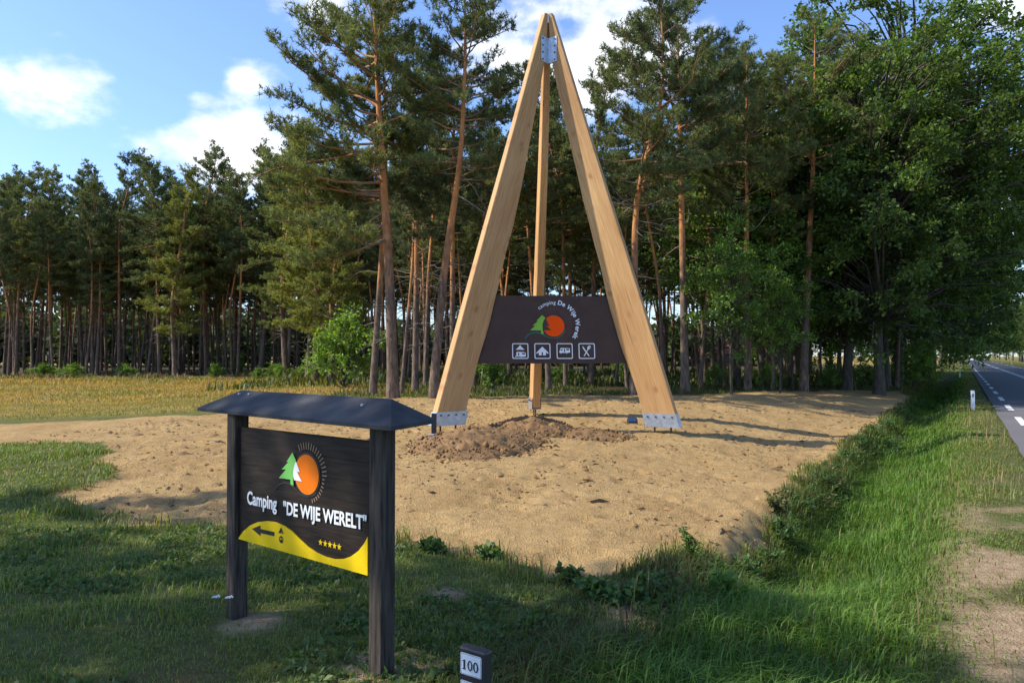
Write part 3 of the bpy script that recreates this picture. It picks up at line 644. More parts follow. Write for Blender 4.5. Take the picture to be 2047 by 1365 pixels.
# longer tufts along the sand edge
X, Y = pts_in(-6, 8, 5, 20, 900, rg); d = road_d(X, Y); k = (d > 1.9) & (Y < 9.5+np.maximum(0, (4.2-d))*6); X, Y, d = X[k], Y[k], d[k]; sd = sand_sd(X, Y)+.75*(fbm(X*1.7, Y*1.7, 5)-.5)
k = (sd > -.30) & (sd < .12) & (fbm(X*2.6+8, Y*2.6, 3) > .47+.8*np.maximum(sd, 0)); X, Y, sd = X[k], Y[k], sd[k]; n = len(X)
c = pal(rg, n, LAWN+[(.16,.12,.05),(.10,.075,.035)]); hh_ = .10*rg.uniform(.5, 1.5, n)*(1+.9*fbm(X*2, Y*2, 2))
G.add(*blades(np.stack([X, Y, hz(X, Y)-.006], 1), hh_, .006*rg.uniform(.7, 1.4, n)*(1+Y*.04), rg.uniform(.3, 1.3, n), rg.uniform(0, 6.28, n), c))
# broad leaved weeds in the lawn
X, Y = pts_in(-6, 2.5, 2.2, 7.4, 150, rg); k = (sand_mask(X, Y) < .1) & (road_d(X, Y) > 1.9) & (fbm(X*1.4+3, Y*1.4, 3) > .47); X = X[k]; Y = Y[k]
P5 = np.repeat(np.stack([X, Y, hz(X, Y)+.015], 1), 6, 0)+rg.normal(size=(len(X)*6, 3))*np.array([.02,.02,.006])
D5 = unit(rg.normal(size=(len(P5), 3))*np.array([1,1,.15])+np.array([0,0,.3])); leaves(G, P5, D5, rg, .055, .014, (.06,.11,.025), (.13,.19,.06))
tag(obj('lawn_grass', G.mesh('lawn_grass'), M['grass']), 'short shaded lawn grass around the small sign', 'grass', None, 'stuff')
G = Tri(); VER = [(.085,.165,.02),(.11,.21,.026),(.145,.235,.035),(.065,.13,.02)]
for (s0, s1, dn, hs, ws) in ((2.2, 9, 1900, .15, .0075), (9, 17, 1000, .15, .010), (17, 32, 420, .14, .018), (32, 70, 90, .14, .04), (70, 170, 22, .15, .08)):
    n = int((s1-s0)*3.2*dn); S = rg.uniform(s0, s1, n); q = rg.uniform(-.05, 3.3, n)
    X = 1+RD[0]*S-RN[0]*q; Y = RD[1]*S-RN[1]*q; d = q
    k = (sand_mask(X, Y) < .4) & (rg.random(n) > dirt_mask(X, Y)*.93) & (rg.random(n) < .25+.75*sstep(.1, .8, d)); X, Y, d = X[k], Y[k], d[k]; n = len(X)
    cl = fbm(X*1.2, Y*1.2, 3)
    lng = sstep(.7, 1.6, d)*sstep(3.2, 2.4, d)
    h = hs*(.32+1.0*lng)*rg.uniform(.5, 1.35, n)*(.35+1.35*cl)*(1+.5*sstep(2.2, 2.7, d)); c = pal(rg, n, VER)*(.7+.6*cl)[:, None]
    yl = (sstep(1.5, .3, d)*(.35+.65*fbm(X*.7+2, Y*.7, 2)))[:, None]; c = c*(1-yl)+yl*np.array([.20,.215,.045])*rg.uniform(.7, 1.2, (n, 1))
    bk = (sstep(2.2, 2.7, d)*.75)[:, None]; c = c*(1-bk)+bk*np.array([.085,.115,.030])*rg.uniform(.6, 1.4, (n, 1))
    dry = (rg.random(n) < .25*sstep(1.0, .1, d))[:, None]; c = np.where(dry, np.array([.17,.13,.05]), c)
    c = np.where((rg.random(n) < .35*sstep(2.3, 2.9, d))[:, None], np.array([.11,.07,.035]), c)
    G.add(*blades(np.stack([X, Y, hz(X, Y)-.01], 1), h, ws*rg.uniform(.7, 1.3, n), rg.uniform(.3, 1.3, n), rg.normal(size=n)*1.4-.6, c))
S = rg.uniform(4, 30, 2600); q = rg.uniform(.1, 2.9, 2600); X = 1+RD[0]*S-RN[0]*q; Y = RD[1]*S-RN[1]*q; k = (sand_mask(X, Y) < .3) & (fbm(X*.9+11, Y*.9, 3) > .46); X, Y = X[k], Y[k]; n = len(X)
G.add(*blades(np.stack([X, Y, hz(X, Y)-.01], 1), rg.uniform(.12, .34, n), rg.uniform(.004, .008, n)*(1+Y*.04), rg.uniform(.05, .7, n), rg.uniform(0, 6.28, n), pal(rg, n, [(.34,.27,.12),(.28,.20,.09),(.22,.21,.08)])))
tag(obj('verge_grass', G.mesh('verge_grass'), M['grass']), 'long bright grass down the ditch slope beside the road', 'grass', None, 'stuff')
G = Tri(); FLD = [(.40,.25,.07),(.44,.29,.085),(.36,.25,.06),(.26,.23,.05),(.38,.22,.085)]
for (x0, x1, y0, y1, dn, hs, ws) in ((-24, -1, 16, 27, 150, .07, .014), (-42, -3, 27, 45, 55, .12, .03), (-52, -8, 45, 60, 36, .2, .05)):
    X, Y = pts_in(x0, x1, y0, y1, dn, rg); k = (sand_mask(X, Y) < .3) & (field_mask(X, Y) > .3); X, Y = X[k], Y[k]; n = len(X)
    c = pal(rg, n, FLD); near = (np.clip(sstep(29, 18, Y)*(.5+.8*fbm(X*.4, Y*.4, 3))+.55*sstep(.54, .68, fbm(X*.22+3, Y*.3, 3)), 0, 1))[:, None]; c = c*(1-near)+near*np.array([.15,.19,.042])
    G.add(*blades(np.stack([X, Y, hz(X, Y)-.01], 1), hs*rg.uniform(.5, 1.4, n), ws*rg.uniform(.7, 1.3, n), rg.uniform(.1, .8, n), rg.uniform(0, 6.28, n), c))
tag(obj('field_grass', G.mesh('field_grass'), M['grass']), 'dry tawny grass of the field before the pine wood', 'grass', None, 'stuff')
G = Tri(); UND = [(.06,.10,.02),(.10,.13,.03),(.14,.12,.04),(.045,.07,.02)]
for (x0, x1, y0, y1, dn, hs, ws) in ((-6, 15, 23.5, 34, 70, .16, .03), (-14, 22, 34, 64, 26, .45, .07), (-58, -8, 53, 68, 30, .34, .07)):
    X, Y = pts_in(x0, x1, y0, y1, dn, rg); k = (sand_mask(X, Y) < .1) & (road_d(X, Y) > 3.2) & (fbm(X*.5, Y*.5, 3) > .42); X, Y = X[k], Y[k]; n = len(X); c = pal(rg, n, UND)
    if x0 == -58: c = np.where((rg.random(n) < .45)[:, None], np.array([.22,.12,.10]), c*1.4)
    G.add(*blades(np.stack([X, Y, hz(X, Y)-.01], 1), hs*rg.uniform(.3, 1.3, n)*(.35+1.5*fbm(X*.6+1, Y*.6, 3)**2*1.6), ws*rg.uniform(.7, 1.3, n), rg.uniform(.2, 1., n), rg.uniform(0, 6.28, n), c))
tag(obj('woodland_undergrowth', G.mesh('woodland_undergrowth'), M['grass']), 'low green and heathery undergrowth on the wood floor', 'undergrowth', None, 'stuff')
# bits of root, bark and clod strewn over the sand
G = Tri(); X, Y = pts_in(-9, 12, 5.5, 24, 60, rg); k = (sand_mask(X, Y) > .9) & (fbm(X*.9, Y*.9, 3) > .46); X, Y = X[k], Y[k]; n = len(X)
tet = np.array([[-.5,-.3,0],[.5,-.35,.05],[.1,.5,0],[0,0,.45]]); a_ = rg.uniform(0, 6.28, n); sz = rg.gamma(1.5, .011, n)+.004; st = rg.uniform(1, 3.2, n)
V = tet[None]*np.stack([sz*st, sz, sz], 1)[:, None]; ca_, sa_ = np.cos(a_)[:, None], np.sin(a_)[:, None]
V = np.stack([V[..., 0]*ca_-V[..., 1]*sa_, V[..., 0]*sa_+V[..., 1]*ca_, V[..., 2]], -1)+np.stack([X, Y, hz(X, Y)-.003], 1)[:, None]
kk = np.arange(n)[:, None]*4
G.add(V.reshape(-1, 3), np.concatenate([kk+np.array([f]) for f in ((0,1,3),(1,2,3),(2,0,3))]), np.repeat(pal(rg, n, [(.10,.06,.03),(.06,.04,.025),(.22,.14,.07),(.15,.095,.045)]), 4, 0))
X, Y = pts_in(-9, 12, 5.5, 24, 38, rg); k = (sand_mask(X, Y) > .95) & (fbm(X*1.3+6, Y*1.3, 3) > .45); X, Y = X[k], Y[k]; n = len(X)
octa = np.array([[1,0,0],[-1,0,0],[0,1,0],[0,-1,0],[0,0,.7]]); of = np.array([[0,2,4],[2,1,4],[1,3,4],[3,0,4]]); sz = rg.gamma(1.6, .010, n)+.008
V = octa[None]*sz[:, None, None]*rg.uniform(.5, 1.5, (n, 5, 1))+np.stack([X, Y, hz(X, Y)-.002], 1)[:, None]
G.add(V.reshape(-1, 3), (np.arange(n)[:, None, None]*5+of[None]).reshape(-1, 3), np.repeat(pal(rg, n, [(.40,.26,.12),(.34,.21,.095),(.44,.30,.14)], .15), 5, 0))
tag(obj('sand_debris', G.mesh('sand_debris'), M['grass']), 'small bits of root and clod strewn over the sand', 'debris', None, 'stuff')

# ------------------------------------------------------------------ wooden tripod
TC = np.array([.75, 15.65]); TZ = 8.86
LEGS = [('left', 215, 1), ('right', -25, 1), ('back', 95, 1)]
tw = {}
tri = thing('wooden_tripod', 'towering three legged frame of pale larch planks standing on the sand', 'tripod', (TC[0], TC[1], hz1(*TC)))
wt = lambda t: np.interp(t, [0,.33,.62,.87,.95,1], [.69,.63,.52,.33,.20,.085])
outer = lambda t: 2.76*(1-t)+.125*t
legframe = {}
for nm, ang, _ in LEGS:
    a = math.radians(ang); er = Vector((math.cos(a), math.sin(a), 0)); et = Vector((-math.sin(a), math.cos(a), 0))
    f = TC+np.array([er.x, er.y])*2.42; g = float(hz0(f[0], f[1])); zb = g+.17
    lr = random.Random(ang); n = 30; th = .095
    def prof(t, lr=lr): return outer(t), outer(t)-wt(t)
    ph1, ph2 = lr.uniform(0, 6), lr.uniform(0, 6)
    pts = []
    for i in range(n+1):
        t = i/n; o_, i_ = prof(t); k = (1-t)
        wob = .036*math.sin(t*9+ph1)*k+.022*math.sin(t*23+ph2)*k+.01*math.sin(t*51+ph1)*k
        pts.append((zb+(TZ-zb)*t, o_+.012*math.sin(t*7+ph2)*k, i_+wob+(.02 if t < .1 else 0)))
    leg = bpy.data.objects.new('leg', None)
    mbl = MB(); V = []; c0 = Vector((TC[0], TC[1], 0))
    B_ = .012
    for z, o_, i_ in pts:
        tt = th*(1-.25*(z-zb)/(TZ-zb))
        for (r, s) in ((o_, -tt+B_), (o_, tt-B_), (o_-B_, tt), (i_+B_, tt), (i_, tt-B_), (i_, -tt+B_), (i_+B_, -tt), (o_-B_, -tt)): V.append(c0+er*r+et*s+Vector((0, 0, z)))
    F = []
    for i in range(n):
        for k in range(8): F.append((i*8+k, i*8+(k+1) % 8, (i+1)*8+(k+1) % 8, (i+1)*8+k))
    F += [tuple(range(7, -1, -1)), tuple(range(n*8, n*8+8))]
    mbl.add(V, F); lo = mbl.build('leg', M['larch'], tri); ga = lo.data.attributes.new('grain', 'FLOAT_VECTOR', 'POINT')
    ga.data.foreach_set('vector', np.array([((p-c0).dot(er)+(2.635/8.4)*p.z+ang, p.z+ang, (p-c0).dot(et)) for p in V], np.float32).ravel())
    legframe[nm] = (er, et, zb, pts)
    # galvanised shoe on both faces and ends
    z1 = zb+.23; o0, i0 = pts[0][1], pts[0][2]; dr = (2.76-.125)/(TZ-zb)*.23
    sh = MB(); q = th+.006
    for s in (-1, 1):
        A = [c0+er*(o0+.01)+et*s*q+Vector((0,0,zb-.02)), c0+er*(i0-.012)+et*s*q+Vector((0,0,zb-.02)), c0+er*(i0-dr-.012)+et*s*q+Vector((0,0,z1)), c0+er*(o0-dr+.01)+et*s*q+Vector((0,0,z1))]
        sh.loft(A, [p+et*s*.006 for p in A])
    sh.box(c0+er*(o0+i0)/2+Vector((0,0,zb-.026)), er, et, (0,0,1), (o0-i0)/2+.012, q+.006, .006)
    for rr, sgn in ((o0+.014, 1),):
        A = [c0+er*rr+et*s*q+Vector((0,0,zb-.02)) for s in (-1, 1)]+[c0+er*(rr-dr)+et*s*q+Vector((0,0,z1)) for s in (1, -1)]
        sh.loft(A, [p+er*.006 for p in A])
    sh.build('foot_plate', M['steel'], lo)
    for s in (-1, 1):
        for u in (.12, .37, .62, .87):
            c = c0+er*(i0+(o0-i0)*u-dr*.72)+et*s*(q+.012)+Vector((0,0,zb+.165)); MB().box(c, er, et, (0,0,1), .016, .010, .016).build('bolt', M['bolt'], lo)
    for u in (.22, .72):
        p = c0+er*(i0+(o0-i0)*u); gz_ = hz1(p.x, p.y)
        MB().tube([(p.x, p.y, gz_-.15), (p.x, p.y, zb-.015)], .018, 8).build('anchor_rod', M['rust'], lo)
# bent plate in the fold between the two front planks
(eL, tL, zbL, pL), (eR, tR, zbR, pR) = legframe['left'], legframe['right']
cc = Vector((TC[0], TC[1], 0)); bis = (eL+eR).normalized()
def face(er, et, sgn, r, z, off=0): 
    tt = .095*(1-.25*(z-zbL)/(TZ-zbL)); return cc+er*r+et*sgn*(tt+off)+Vector((0,0,z))
sL = 1 if tL.dot(bis) > 0 else -1; sR = 1 if tR.dot(bis) > 0 else -1
def fold(z, off):
    tt = .095*(1-.25*(z-zbL)/(TZ-zbL))+off; return cc+bis*(tt/ math.sin(math.acos(max(-1, min(1, bis.dot(eL)))))) + Vector((0,0,z))
pm = MB(); za, zb_ = 7.80, 8.36; W = .235
for (er, et, s) in ((eL, tL, sL), (eR, tR, sR)):
    q = [fold(za, .004), face(er, et, s, W, za+.03, .004), face(er, et, s, W, zb_, .004), fold(zb_-.03, .004)]
    q2 = [fold(za, .012), face(er, et, s, W, za+.03, .012), face(er, et, s, W, zb_, .012), fold(zb_-.03, .012)]
    pm.loft(q, q2)
apl = pm.build('apex_plate', M['steel'], tri)
for (er, et, s) in ((eL, tL, sL), (eR, tR, sR)):
    for k in range(4): MB().box(face(er, et, s, W-.045, za+.07+k*.145, .018), er, et, (0,0,1), .013, .010, .013).build('bolt', M['bolt'], apl)
MB().box(cc+bis*.07+Vector((0,0,TZ-.10)), bis, bis.cross(Vector((0,0,1))), (0,0,1), .02, .035, .09).build('apex_cap', plain('white_cap', (.7,.72,.74), .4), tri)

# panel plane through the two front legs
def leg_r(nm, z, inner=True):
    pts = legframe[nm][3]; return np.interp(z, [p[0] for p in pts], [p[2 if inner else 1] for p in pts])
def leg_pt(nm, z, extra=0): er = legframe[nm][0]; return cc+er*(leg_r(nm, z)+extra)+Vector((0,0,z))
PZ0, PZ1 = 1.56, 2.90
q00, q10, q01, q11 = leg_pt('left', PZ0, .012), leg_pt('right', PZ0, .012), leg_pt('left', PZ1, .012), leg_pt('right', PZ1, .012)
pex = (q10-q00).normalized(); pn = pex.cross(q01-q00).normalized(); pn = -pn if pn.y > 0 else pn; pey = pn.cross(pex); pey = -pey if pey.z < 0 else pey
tp = thing('brown_panel', 'dark brown panel with orange sun, green fir and white camping icons hung in the tripod', 'sign panel', tuple((q00+q10)/2))
Pm = MB(); nseg = 8; Lp = [leg_pt('left', PZ0+(PZ1-PZ0)*i/nseg, .014) for i in range(nseg+1)]; Rp = [leg_pt('right', PZ0+(PZ1-PZ0)*i/nseg, .014) for i in range(nseg+1)]
flat = lambda p: p-pn*((p-q00).dot(pn))
ring = [flat(p) for p in Lp+Rp[::-1]]; Pm.loft([p+pn*.02 for p in ring], [p-pn*.02 for p in ring]); Pm.build('board', M['panel'], tp)
class Plane:
    def __init__(s, o, n, ex, ey): s.o, s.n, s.ex, s.ey = Vector(o), Vector(n), Vector(ex), Vector(ey)
    def hit(s, px, py):
        v = px_dir(px, py); c = Vector((0, 0, CAMZ)); t = (s.o-c).dot(s.n)/v.dot(s.n); p = c+v*t-s.o; return (p.dot(s.ex), p.dot(s.ey))
    def at(s, u, v, lift=0): return s.o+s.ex*u+s.ey*v+s.n*lift
def poly(pl, pts, name, m, parent, lift=.004, tris=None):
    mb = MB(); V = [pl.at(u, v, lift) for u, v in pts]; mb.add(V, tris or [tuple(range(len(pts)))])
    o = mb.build(name, m, parent); return o
def fill(pl, loops, name, m, parent, lift=.004):
    """filled outline with holes through a 2D curve"""
    cu = bpy.data.curves.new('outline', 'CURVE'); cu.dimensions = '2D'; cu.fill_mode = 'BOTH'
    for lp in loops:
        s = cu.splines.new('POLY'); s.points.add(len(lp)-1); s.use_cyclic_u = True
        for i, (u, v) in enumerate(lp): s.points[i].co = (u, v, 0, 1)
    ob = bpy.data.objects.new('outline', cu); me = bpy.data.meshes.new_from_object(ob)
    mb = MB(); mb.add([pl.at(v.co.x, v.co.y, lift) for v in me.vertices], [tuple(p.vertices) for p in me.polygons]); bpy.data.objects.remove(ob); bpy.data.curves.remove(cu); bpy.data.meshes.remove(me)
    return mb.build(name, m, parent)
def glyphs(s, size, bold=0., sx=1.):
    cu = bpy.data.curves.new('txt', 'FONT'); cu.body = s; cu.size = size; cu.offset = bold; cu.resolution_u = 4
    ob = bpy.data.objects.new('txt', cu); me = bpy.data.meshes.new_from_object(ob)
    V = np.array([(v.co.x*sx, v.co.y) for v in me.vertices]).reshape(-1, 2); F = [tuple(p.vertices) for p in me.polygons]
    bpy.data.objects.remove(ob); bpy.data.curves.remove(cu); bpy.data.meshes.remove(me); return V, F
def circ(c, r, n=48, a0=0, a1=2*math.pi): return [(c[0]+r*math.cos(a0+(a1-a0)*i/n), c[1]+r*math.sin(a0+(a1-a0)*i/n)) for i in range(n if abs(a1-a0) > 6.2 else n+1)]
def rrect(x0, y0, x1, y1, r, n=5):
    out = []
    for cx_, cy_, a in ((x1-r, y1-r, 0), (x0+r, y1-r, 90), (x0+r, y0+r, 180), (x1-r, y0+r, 270)): out += [(cx_+r*math.cos(math.radians(a+90*k/n)), cy_+r*math.sin(math.radians(a+90*k/n))) for k in range(n+1)]
    return out
pl = Plane(flat(q00)+pn*.02, pn, pex, pey)
Z7 = lambda x, y: pl.hit(960+x/6.823, 580+y/6.823)         # measured on an enlarged view of the panel
zp = lambda L: [Z7(*p) for p in L]
sc_, se_ = Z7(1003, 490), Z7(1148, 490); sr = math.hypot(se_[0]-sc_[0], se_[1]-sc_[1])
for k in range(22):
    a = math.radians(118-k*9.3); r0_, r1_ = sr*1.22, sr*1.75
    poly(pl, [(sc_[0]+r*math.cos(a+s*.035), sc_[1]+r*math.sin(a+s*.035)) for r, s in ((r0_, -.6), (r0_, .6), (r1_, 1), (r1_, -1))], 'sun_ray', M['ray'], tp, .002)
poly(pl, zp([(600,650),(640,600),(700,572),(770,566),(830,580),(900,618),(960,645),(1020,650),(1080,630),(1125,590),(1152,530),(1165,520),(1155,575),(1120,625),(1070,655),(1010,665),(940,655),(880,630),(820,600),(760,585),(700,595),(650,625),(620,665)]), 'green_swash', M['dgreen'], tp, .003,
     [(i, i+1, 21-i, 22-i) if i+1 < 21-i else (i, i+1, 22-i) for i in range(11)])
fill(pl, [circ(sc_, sr, 64)], 'orange_sun', M['orange'], tp, .005)
fill(pl, [zp([(890,372),(912,405),(900,410),(935,445),(905,432),(950,485),(905,488),(968,546),(862,548),(855,500),(858,450),(870,405)])], 'dark_fir', M['panel'], tp, .007)
fill(pl, [zp([(843,340),(888,380),(862,420),(848,470),(850,530),(866,598),(830,595),(826,550),(680,548),(752,484),(712,486),(790,420),(764,420)])], 'green_fir', M['green'], tp, .0085)
def arc_text(s, size, bold, a_start, a_end, rad_, centre):
    """letters spread along an arc, one mesh per letter"""
    G_ = [(ch, *glyphs(ch, size, bold)) if ch != ' ' else (ch, None, None) for ch in s]
    w_ = [size*.22 if V is None else V[:,0].max()-V[:,0].min() for _, V, _ in G_]
    gap = ((a_start-a_end)*rad_-sum(w_))/(len(s)-1); a = a_start
    for (ch, V, F), w in zip(G_, w_):
        if V is not None:
            x0 = V[:,0].min(); am = a-w/2/rad_; e = (math.sin(am), -math.cos(am)); u = (math.cos(am), math.sin(am)); xm = x0+w/2
            mb = MB(); mb.add([pl.at(centre[0]+u[0]*(rad_+y)+e[0]*(x-xm), centre[1]+u[1]*(rad_+y)+e[1]*(x-xm), .004) for x, y in V], F); mb.build('letter', M['white'], tp)
        a -= (w+gap)/rad_
# the lettering runs on a circle about the sun
tcx = Z7(1012, 478); rA = Z7(1012, 192); rt = math.hypot(rA[0]-tcx[0], rA[1]-tcx[1])
ang_ = lambda x, y: math.atan2(Z7(x, y)[1]-tcx[1], Z7(x, y)[0]-tcx[0])
arc_text('camping', .108, .0008, ang_(788, 246), ang_(1030, 180), rt, tcx)
arc_text('De Wije Werelt', .126, .0032, ang_(1056, 180), ang_(1290, 668), rt, tcx)
for (x0, x1) in ((437, 655), (741, 955), (1044, 1258), (1345, 1561)):
    (u0, v0), (u1, v1) = Z7(x0, 936), Z7(x1, 724); fill(pl, [rrect(u0, v0, u1, v1, .03), rrect(u0+.018, v0+.018, u1-.018, v1-.018, .018)], 'icon_frame', M['white'], tp)
ic = lambda loops, name: fill(pl, [zp(l) for l in loops], name, M['white'], tp)
ic([[(532,750),(542,758),(552,748),(556,752),(549,762),(605,812),(482,812),(536,762),(528,754)], [(545,796),(538,806),(552,806)]], 'tent_icon')
ic([[(492,850),(505,840),(600,845),(622,858),(622,905),(570,908),(560,914),(548,906),(495,905),(490,912),(480,912),(482,905),(468,903),(492,896)], [(515,856),(515,893),(530,893),(530,856)], [(570,856),(570,876),(610,876),(610,856)]], 'caravan_icon')
ic([[(846,770),(934,856),(922,868),(896,846),(896,888),(798,888),(798,846),(772,868),(762,856)], [(838,848),(838,887),(856,887),(856,848)]], 'cabin_icon')
ic([[(1086,796),(1110,787),(1222,792),(1226,850),(1190,854),(1182,866),(1168,856),(1112,855),(1100,866),(1088,854),(1076,848),(1082,825),(1095,812)], [(1142,798),(1142,842),(1156,842),(1156,798)], [(1172,800),(1172,820),(1212,820),(1212,800)], [(1098,812),(1094,824),(1120,824),(1124,800)]], 'camper_icon')
ic([[(1392,758),(1412,780),(1436,816),(1490,894),(1480,902),(1424,828),(1400,795)]], 'knife_icon')
ic([[(1488,752),(1508,768),(1496,800),(1472,812),(1424,900),(1410,896),(1462,806),(1458,786),(1470,765)], [(1484,764),(1478,784),(1482,786),(1488,766)], [(1494,770),(1486,790),(1490,792),(1498,772)]], 'fork_icon')

# ------------------------------------------------------------------ soil heap, lamp, power post
hc = [(PT(945, 890), 1.0, .30), (PT(1062, 862), .95, .30), (PT(990, 880), .9, .2), (PT(1180, 868), .8, .10), (PT(905, 903), .45, .10)]
xs = np.arange(-2.6, 3.2, .045); ys = np.arange(10.4, 15.6, .045); HX, HY = np.meshgrid(xs, ys)
hh = np.zeros_like(HX)
for (c, r, h) in hc: hh = np.maximum(hh, h*np.clip(1-(np.hypot(HX-c[0], (HY-c[1])*.8)/r)**1.5, 0, 1))
rough = fbm(HX*5, HY*5, 4); hh = hh*(.7+.6*rough)+np.where(hh > .02, (.07*(fbm(HX*9+4, HY*9, 3)-.5)+.018*(RNG.random(HX.shape)-.5)), 0)
hh = np.where(hh < .012, -.06, hh)
I = np.arange(HX.size).reshape(HX.shape); Q = np.stack([I[:-1,:-1].ravel(), I[:-1,1:].ravel(), I[1:,1:].ravel(), I[1:,:-1].ravel()], 1)
keep = (hh.ravel()[Q] > -.05).any(1); Q = Q[keep]; uq, inv = np.unique(Q, return_inverse=True)
Vh = np.stack([HX.ravel(), HY.ravel(), (hz(HX, HY)+hh).ravel()], 1)[uq]
heap = obj('soil_heap', raw_mesh('soil_heap', Vh, inv.reshape(Q.shape)), M['soil']); tag(heap, 'loose brown heap of dug soil before the tripod', 'soil heap', None, 'stuff')
cl = Tri(); n = 5000; X = RNG.uniform(-2.6, 3.0, n); Y = RNG.uniform(10.6, 15.4, n); hv = np.zeros(n)
for (c, r, h) in hc: hv = np.maximum(hv, h*np.clip(1-(np.hypot(X-c[0], (Y-c[1])*.8)/(r*1.12))**1.5, 0, 1))
k = hv > .004; X, Y, hv = X[k], Y[k], hv[k]; n = len(X)
octa = np.array([[1,0,0],[-1,0,0],[0,1,0],[0,-1,0],[0,0,1],[0,0,-1.]]); of = np.array([[0,2,4],[2,1,4],[1,3,4],[3,0,4],[2,0,5],[1,2,5],[3,1,5],[0,3,5]])
sz = RNG.gamma(1.5, .007, n)+.004; V = octa[None]*sz[:, None, None]*RNG.uniform(.6, 1.3, (n, 6, 1))+np.stack([X, Y, hz(X, Y)+hv*.98], 1)[:, None]
obj('clods', raw_mesh('clods', V.reshape(-1, 3), (np.arange(n)[:, None, None]*6+of[None]).reshape(-1, 3)), M['soil'], heap)['kind'] = 'stuff'
p = PT(1264, 846); g = hz1(*p); fl = thing('floodlight', 'small black floodlight with bluish glass lying on the sand by the tripod', 'floodlight', (p[0], p[1], g))
tl = Matrix.Rotation(math.radians(-40), 3, 'X'); ex, ey, ez = Vector((1,0,0)), tl@Vector((0,1,0)), tl@Vector((0,0,1))
c = Vector((p[0], p[1], g+.085)); MB().box(c, ex, ey, ez, .10, .025, .07).build('housing', M['plastic'], fl, bevel=.008); MB().box(c-ey*.027, ex, ey, ez, .082, .004, .052).build('lamp_glass', M['lamp'], fl)
b_ = MB(); b_.abox(p[0]-.112, p[0]-.104, p[1]-.02, p[1]+.02, g-.02, g+.10).abox(p[0]+.104, p[0]+.112, p[1]-.02, p[1]+.02, g-.02, g+.10).abox(p[0]-.112, p[0]+.112, p[1]-.02, p[1]+.02, g-.025, g-.015); b_.build('bracket', M['plastic'], fl)
p = PT(866, 884); g = hz1(*p); pp_ = thing('power_post', 'short black service post with grey socket box in the sand', 'power post', (p[0], p[1], g))
MB().abox(p[0]-.03, p[0]+.055, p[1]-.04, p[1]+.04, g-.2, g+.48).build('post', M['plastic'], pp_, bevel=.006); MB().abox(p[0]-.075, p[0]+.03, p[1]-.10, p[1]-.042, g+.03, g+.14).build('socket_box', M['grey'], pp_, bevel=.008)

# ------------------------------------------------------------------ small sign
RPx, LPx = gp(763, 1348), gp(473, 1232)
su = Vector((RPx[0]-LPx[0], RPx[1]-LPx[1], 0)); span = su.length; su.normalize(); sn = Vector((su.y, -su.x, 0)); up = Vector((0, 0, 1))
if sn.y > 0: sn = -sn
L0 = Vector((LPx[0], LPx[1], 0)); mid_ = L0+su*span/2
sg = thing('wooden_sign', 'dark timber camping sign with little hipped roof on two posts in the lawn', 'sign', (mid_.x, mid_.y, 0))
for k in (0, 1):
    c = L0+su*span*k; MB().box(c+up*.585, su, sn, up, .05, .05, .75).build('post', M['post'], sg, bevel=.006)
bz0, bz1 = .53, 1.24; npl = 6; x0, x1 = .052, span-.052
for k in range(npl):
    za = bz0+(bz1-bz0)*k/npl+.0006; zc = bz0+(bz1-bz0)*(k+1)/npl-.0006
    MB().box(L0+su*(x0+x1)/2+sn*.005+up*(za+zc)/2, su, sn, up, (x1-x0)/2, .016, (zc-za)/2).build('plank', M['plank'], sg, bevel=.0015)
bp = Plane(L0+sn*.0215, sn, su, up); Z6 = lambda x, y: bp.hit(460+x/4.55, 860+y/4.55); z6 = lambda L: [Z6(*p) for p in L]
# yellow wave board
top = z6([(88,975),(130,915),(190,862),(260,832),(340,822),(420,832),(500,865),(570,915),(640,985),(720,1060),(800,1112),(880,1148),(960,1168),(1040,1166),(1110,1142),(1180,1090),(1230,1025),(1262,965)])
top = [(min(max(u, x0), x1), v) for u, v in top]; nT = len(top)
ym = MB(); lo_ = [(u, bz0-.012) for u, v in top]
for i in range(nT-1):
    A = [bp.at(*lo_[i], .001), bp.at(*lo_[i+1], .001), bp.at(*top[i+1], .001), bp.at(*top[i], .001)]; ym.loft([p for p in A], [p+sn*.008 for p in A])
ym.build('yellow_wave', M['yellow'], sg)
fl6 = lambda loops, name, m, lift=.004: fill(bp, [z6(l) for l in loops], name, m, sg, lift)
scn = Z6(703, 401); rx = abs(Z6(808, 412)[0]-Z6(597, 395)[0])/2; ry = abs(Z6(703, 215)[1]-Z6(703, 588)[1])/2; sr = (rx+ry)/2
fill(bp, [circ(scn, sr*1.10, 48)], 'sun_rim', M['groove'], sg, .003); fill(bp, [circ(scn, sr, 56)], 'orange_sun', M['orange2'], sg, .006)
for k in range(24):
    a = math.radians(118-k*8.2); r0_, r1_ = sr*1.26, sr*(1.62 if k < 15 else 1.45); w = .003
    d_ = (math.cos(a), math.sin(a)); n_ = (-d_[1]*w, d_[0]*w); poly(bp, [(scn[0]+d_[0]*r+s*n_[0], scn[1]+d_[1]*r+s*n_[1]) for r, s in ((r0_, -1), (r0_, 1), (r1_, 1), (r1_, -1))], 'sun_ray', M['ray2'], sg, .003)
sw = [(405,555),(440,505),(490,482),(540,490),(590,530),(640,585),(700,612),(760,600),(790,575)]; swt = z6(sw); swl = z6([(x, y-14) for x, y in sw]); nn = len(sw)
poly(bp, swt+swl[::-1], 'dark_swash', M['groove'], sg, .003, [(i, i+1, 2*nn-2-i, 2*nn-1-i) for i in range(nn-1)])
fl6([[(578,198),(610,272),(592,330),(582,390),(585,440),(588,502),(560,486),(560,445),(455,430),(520,352),(480,352),(545,282),(524,286)]], 'green_fir', M['green2'], .009)
fl6([[(606,282),(616,292),(646,378),(620,374),(664,464),(594,450),(584,410),(586,350)]], 'white_fir', M['white'], .009)
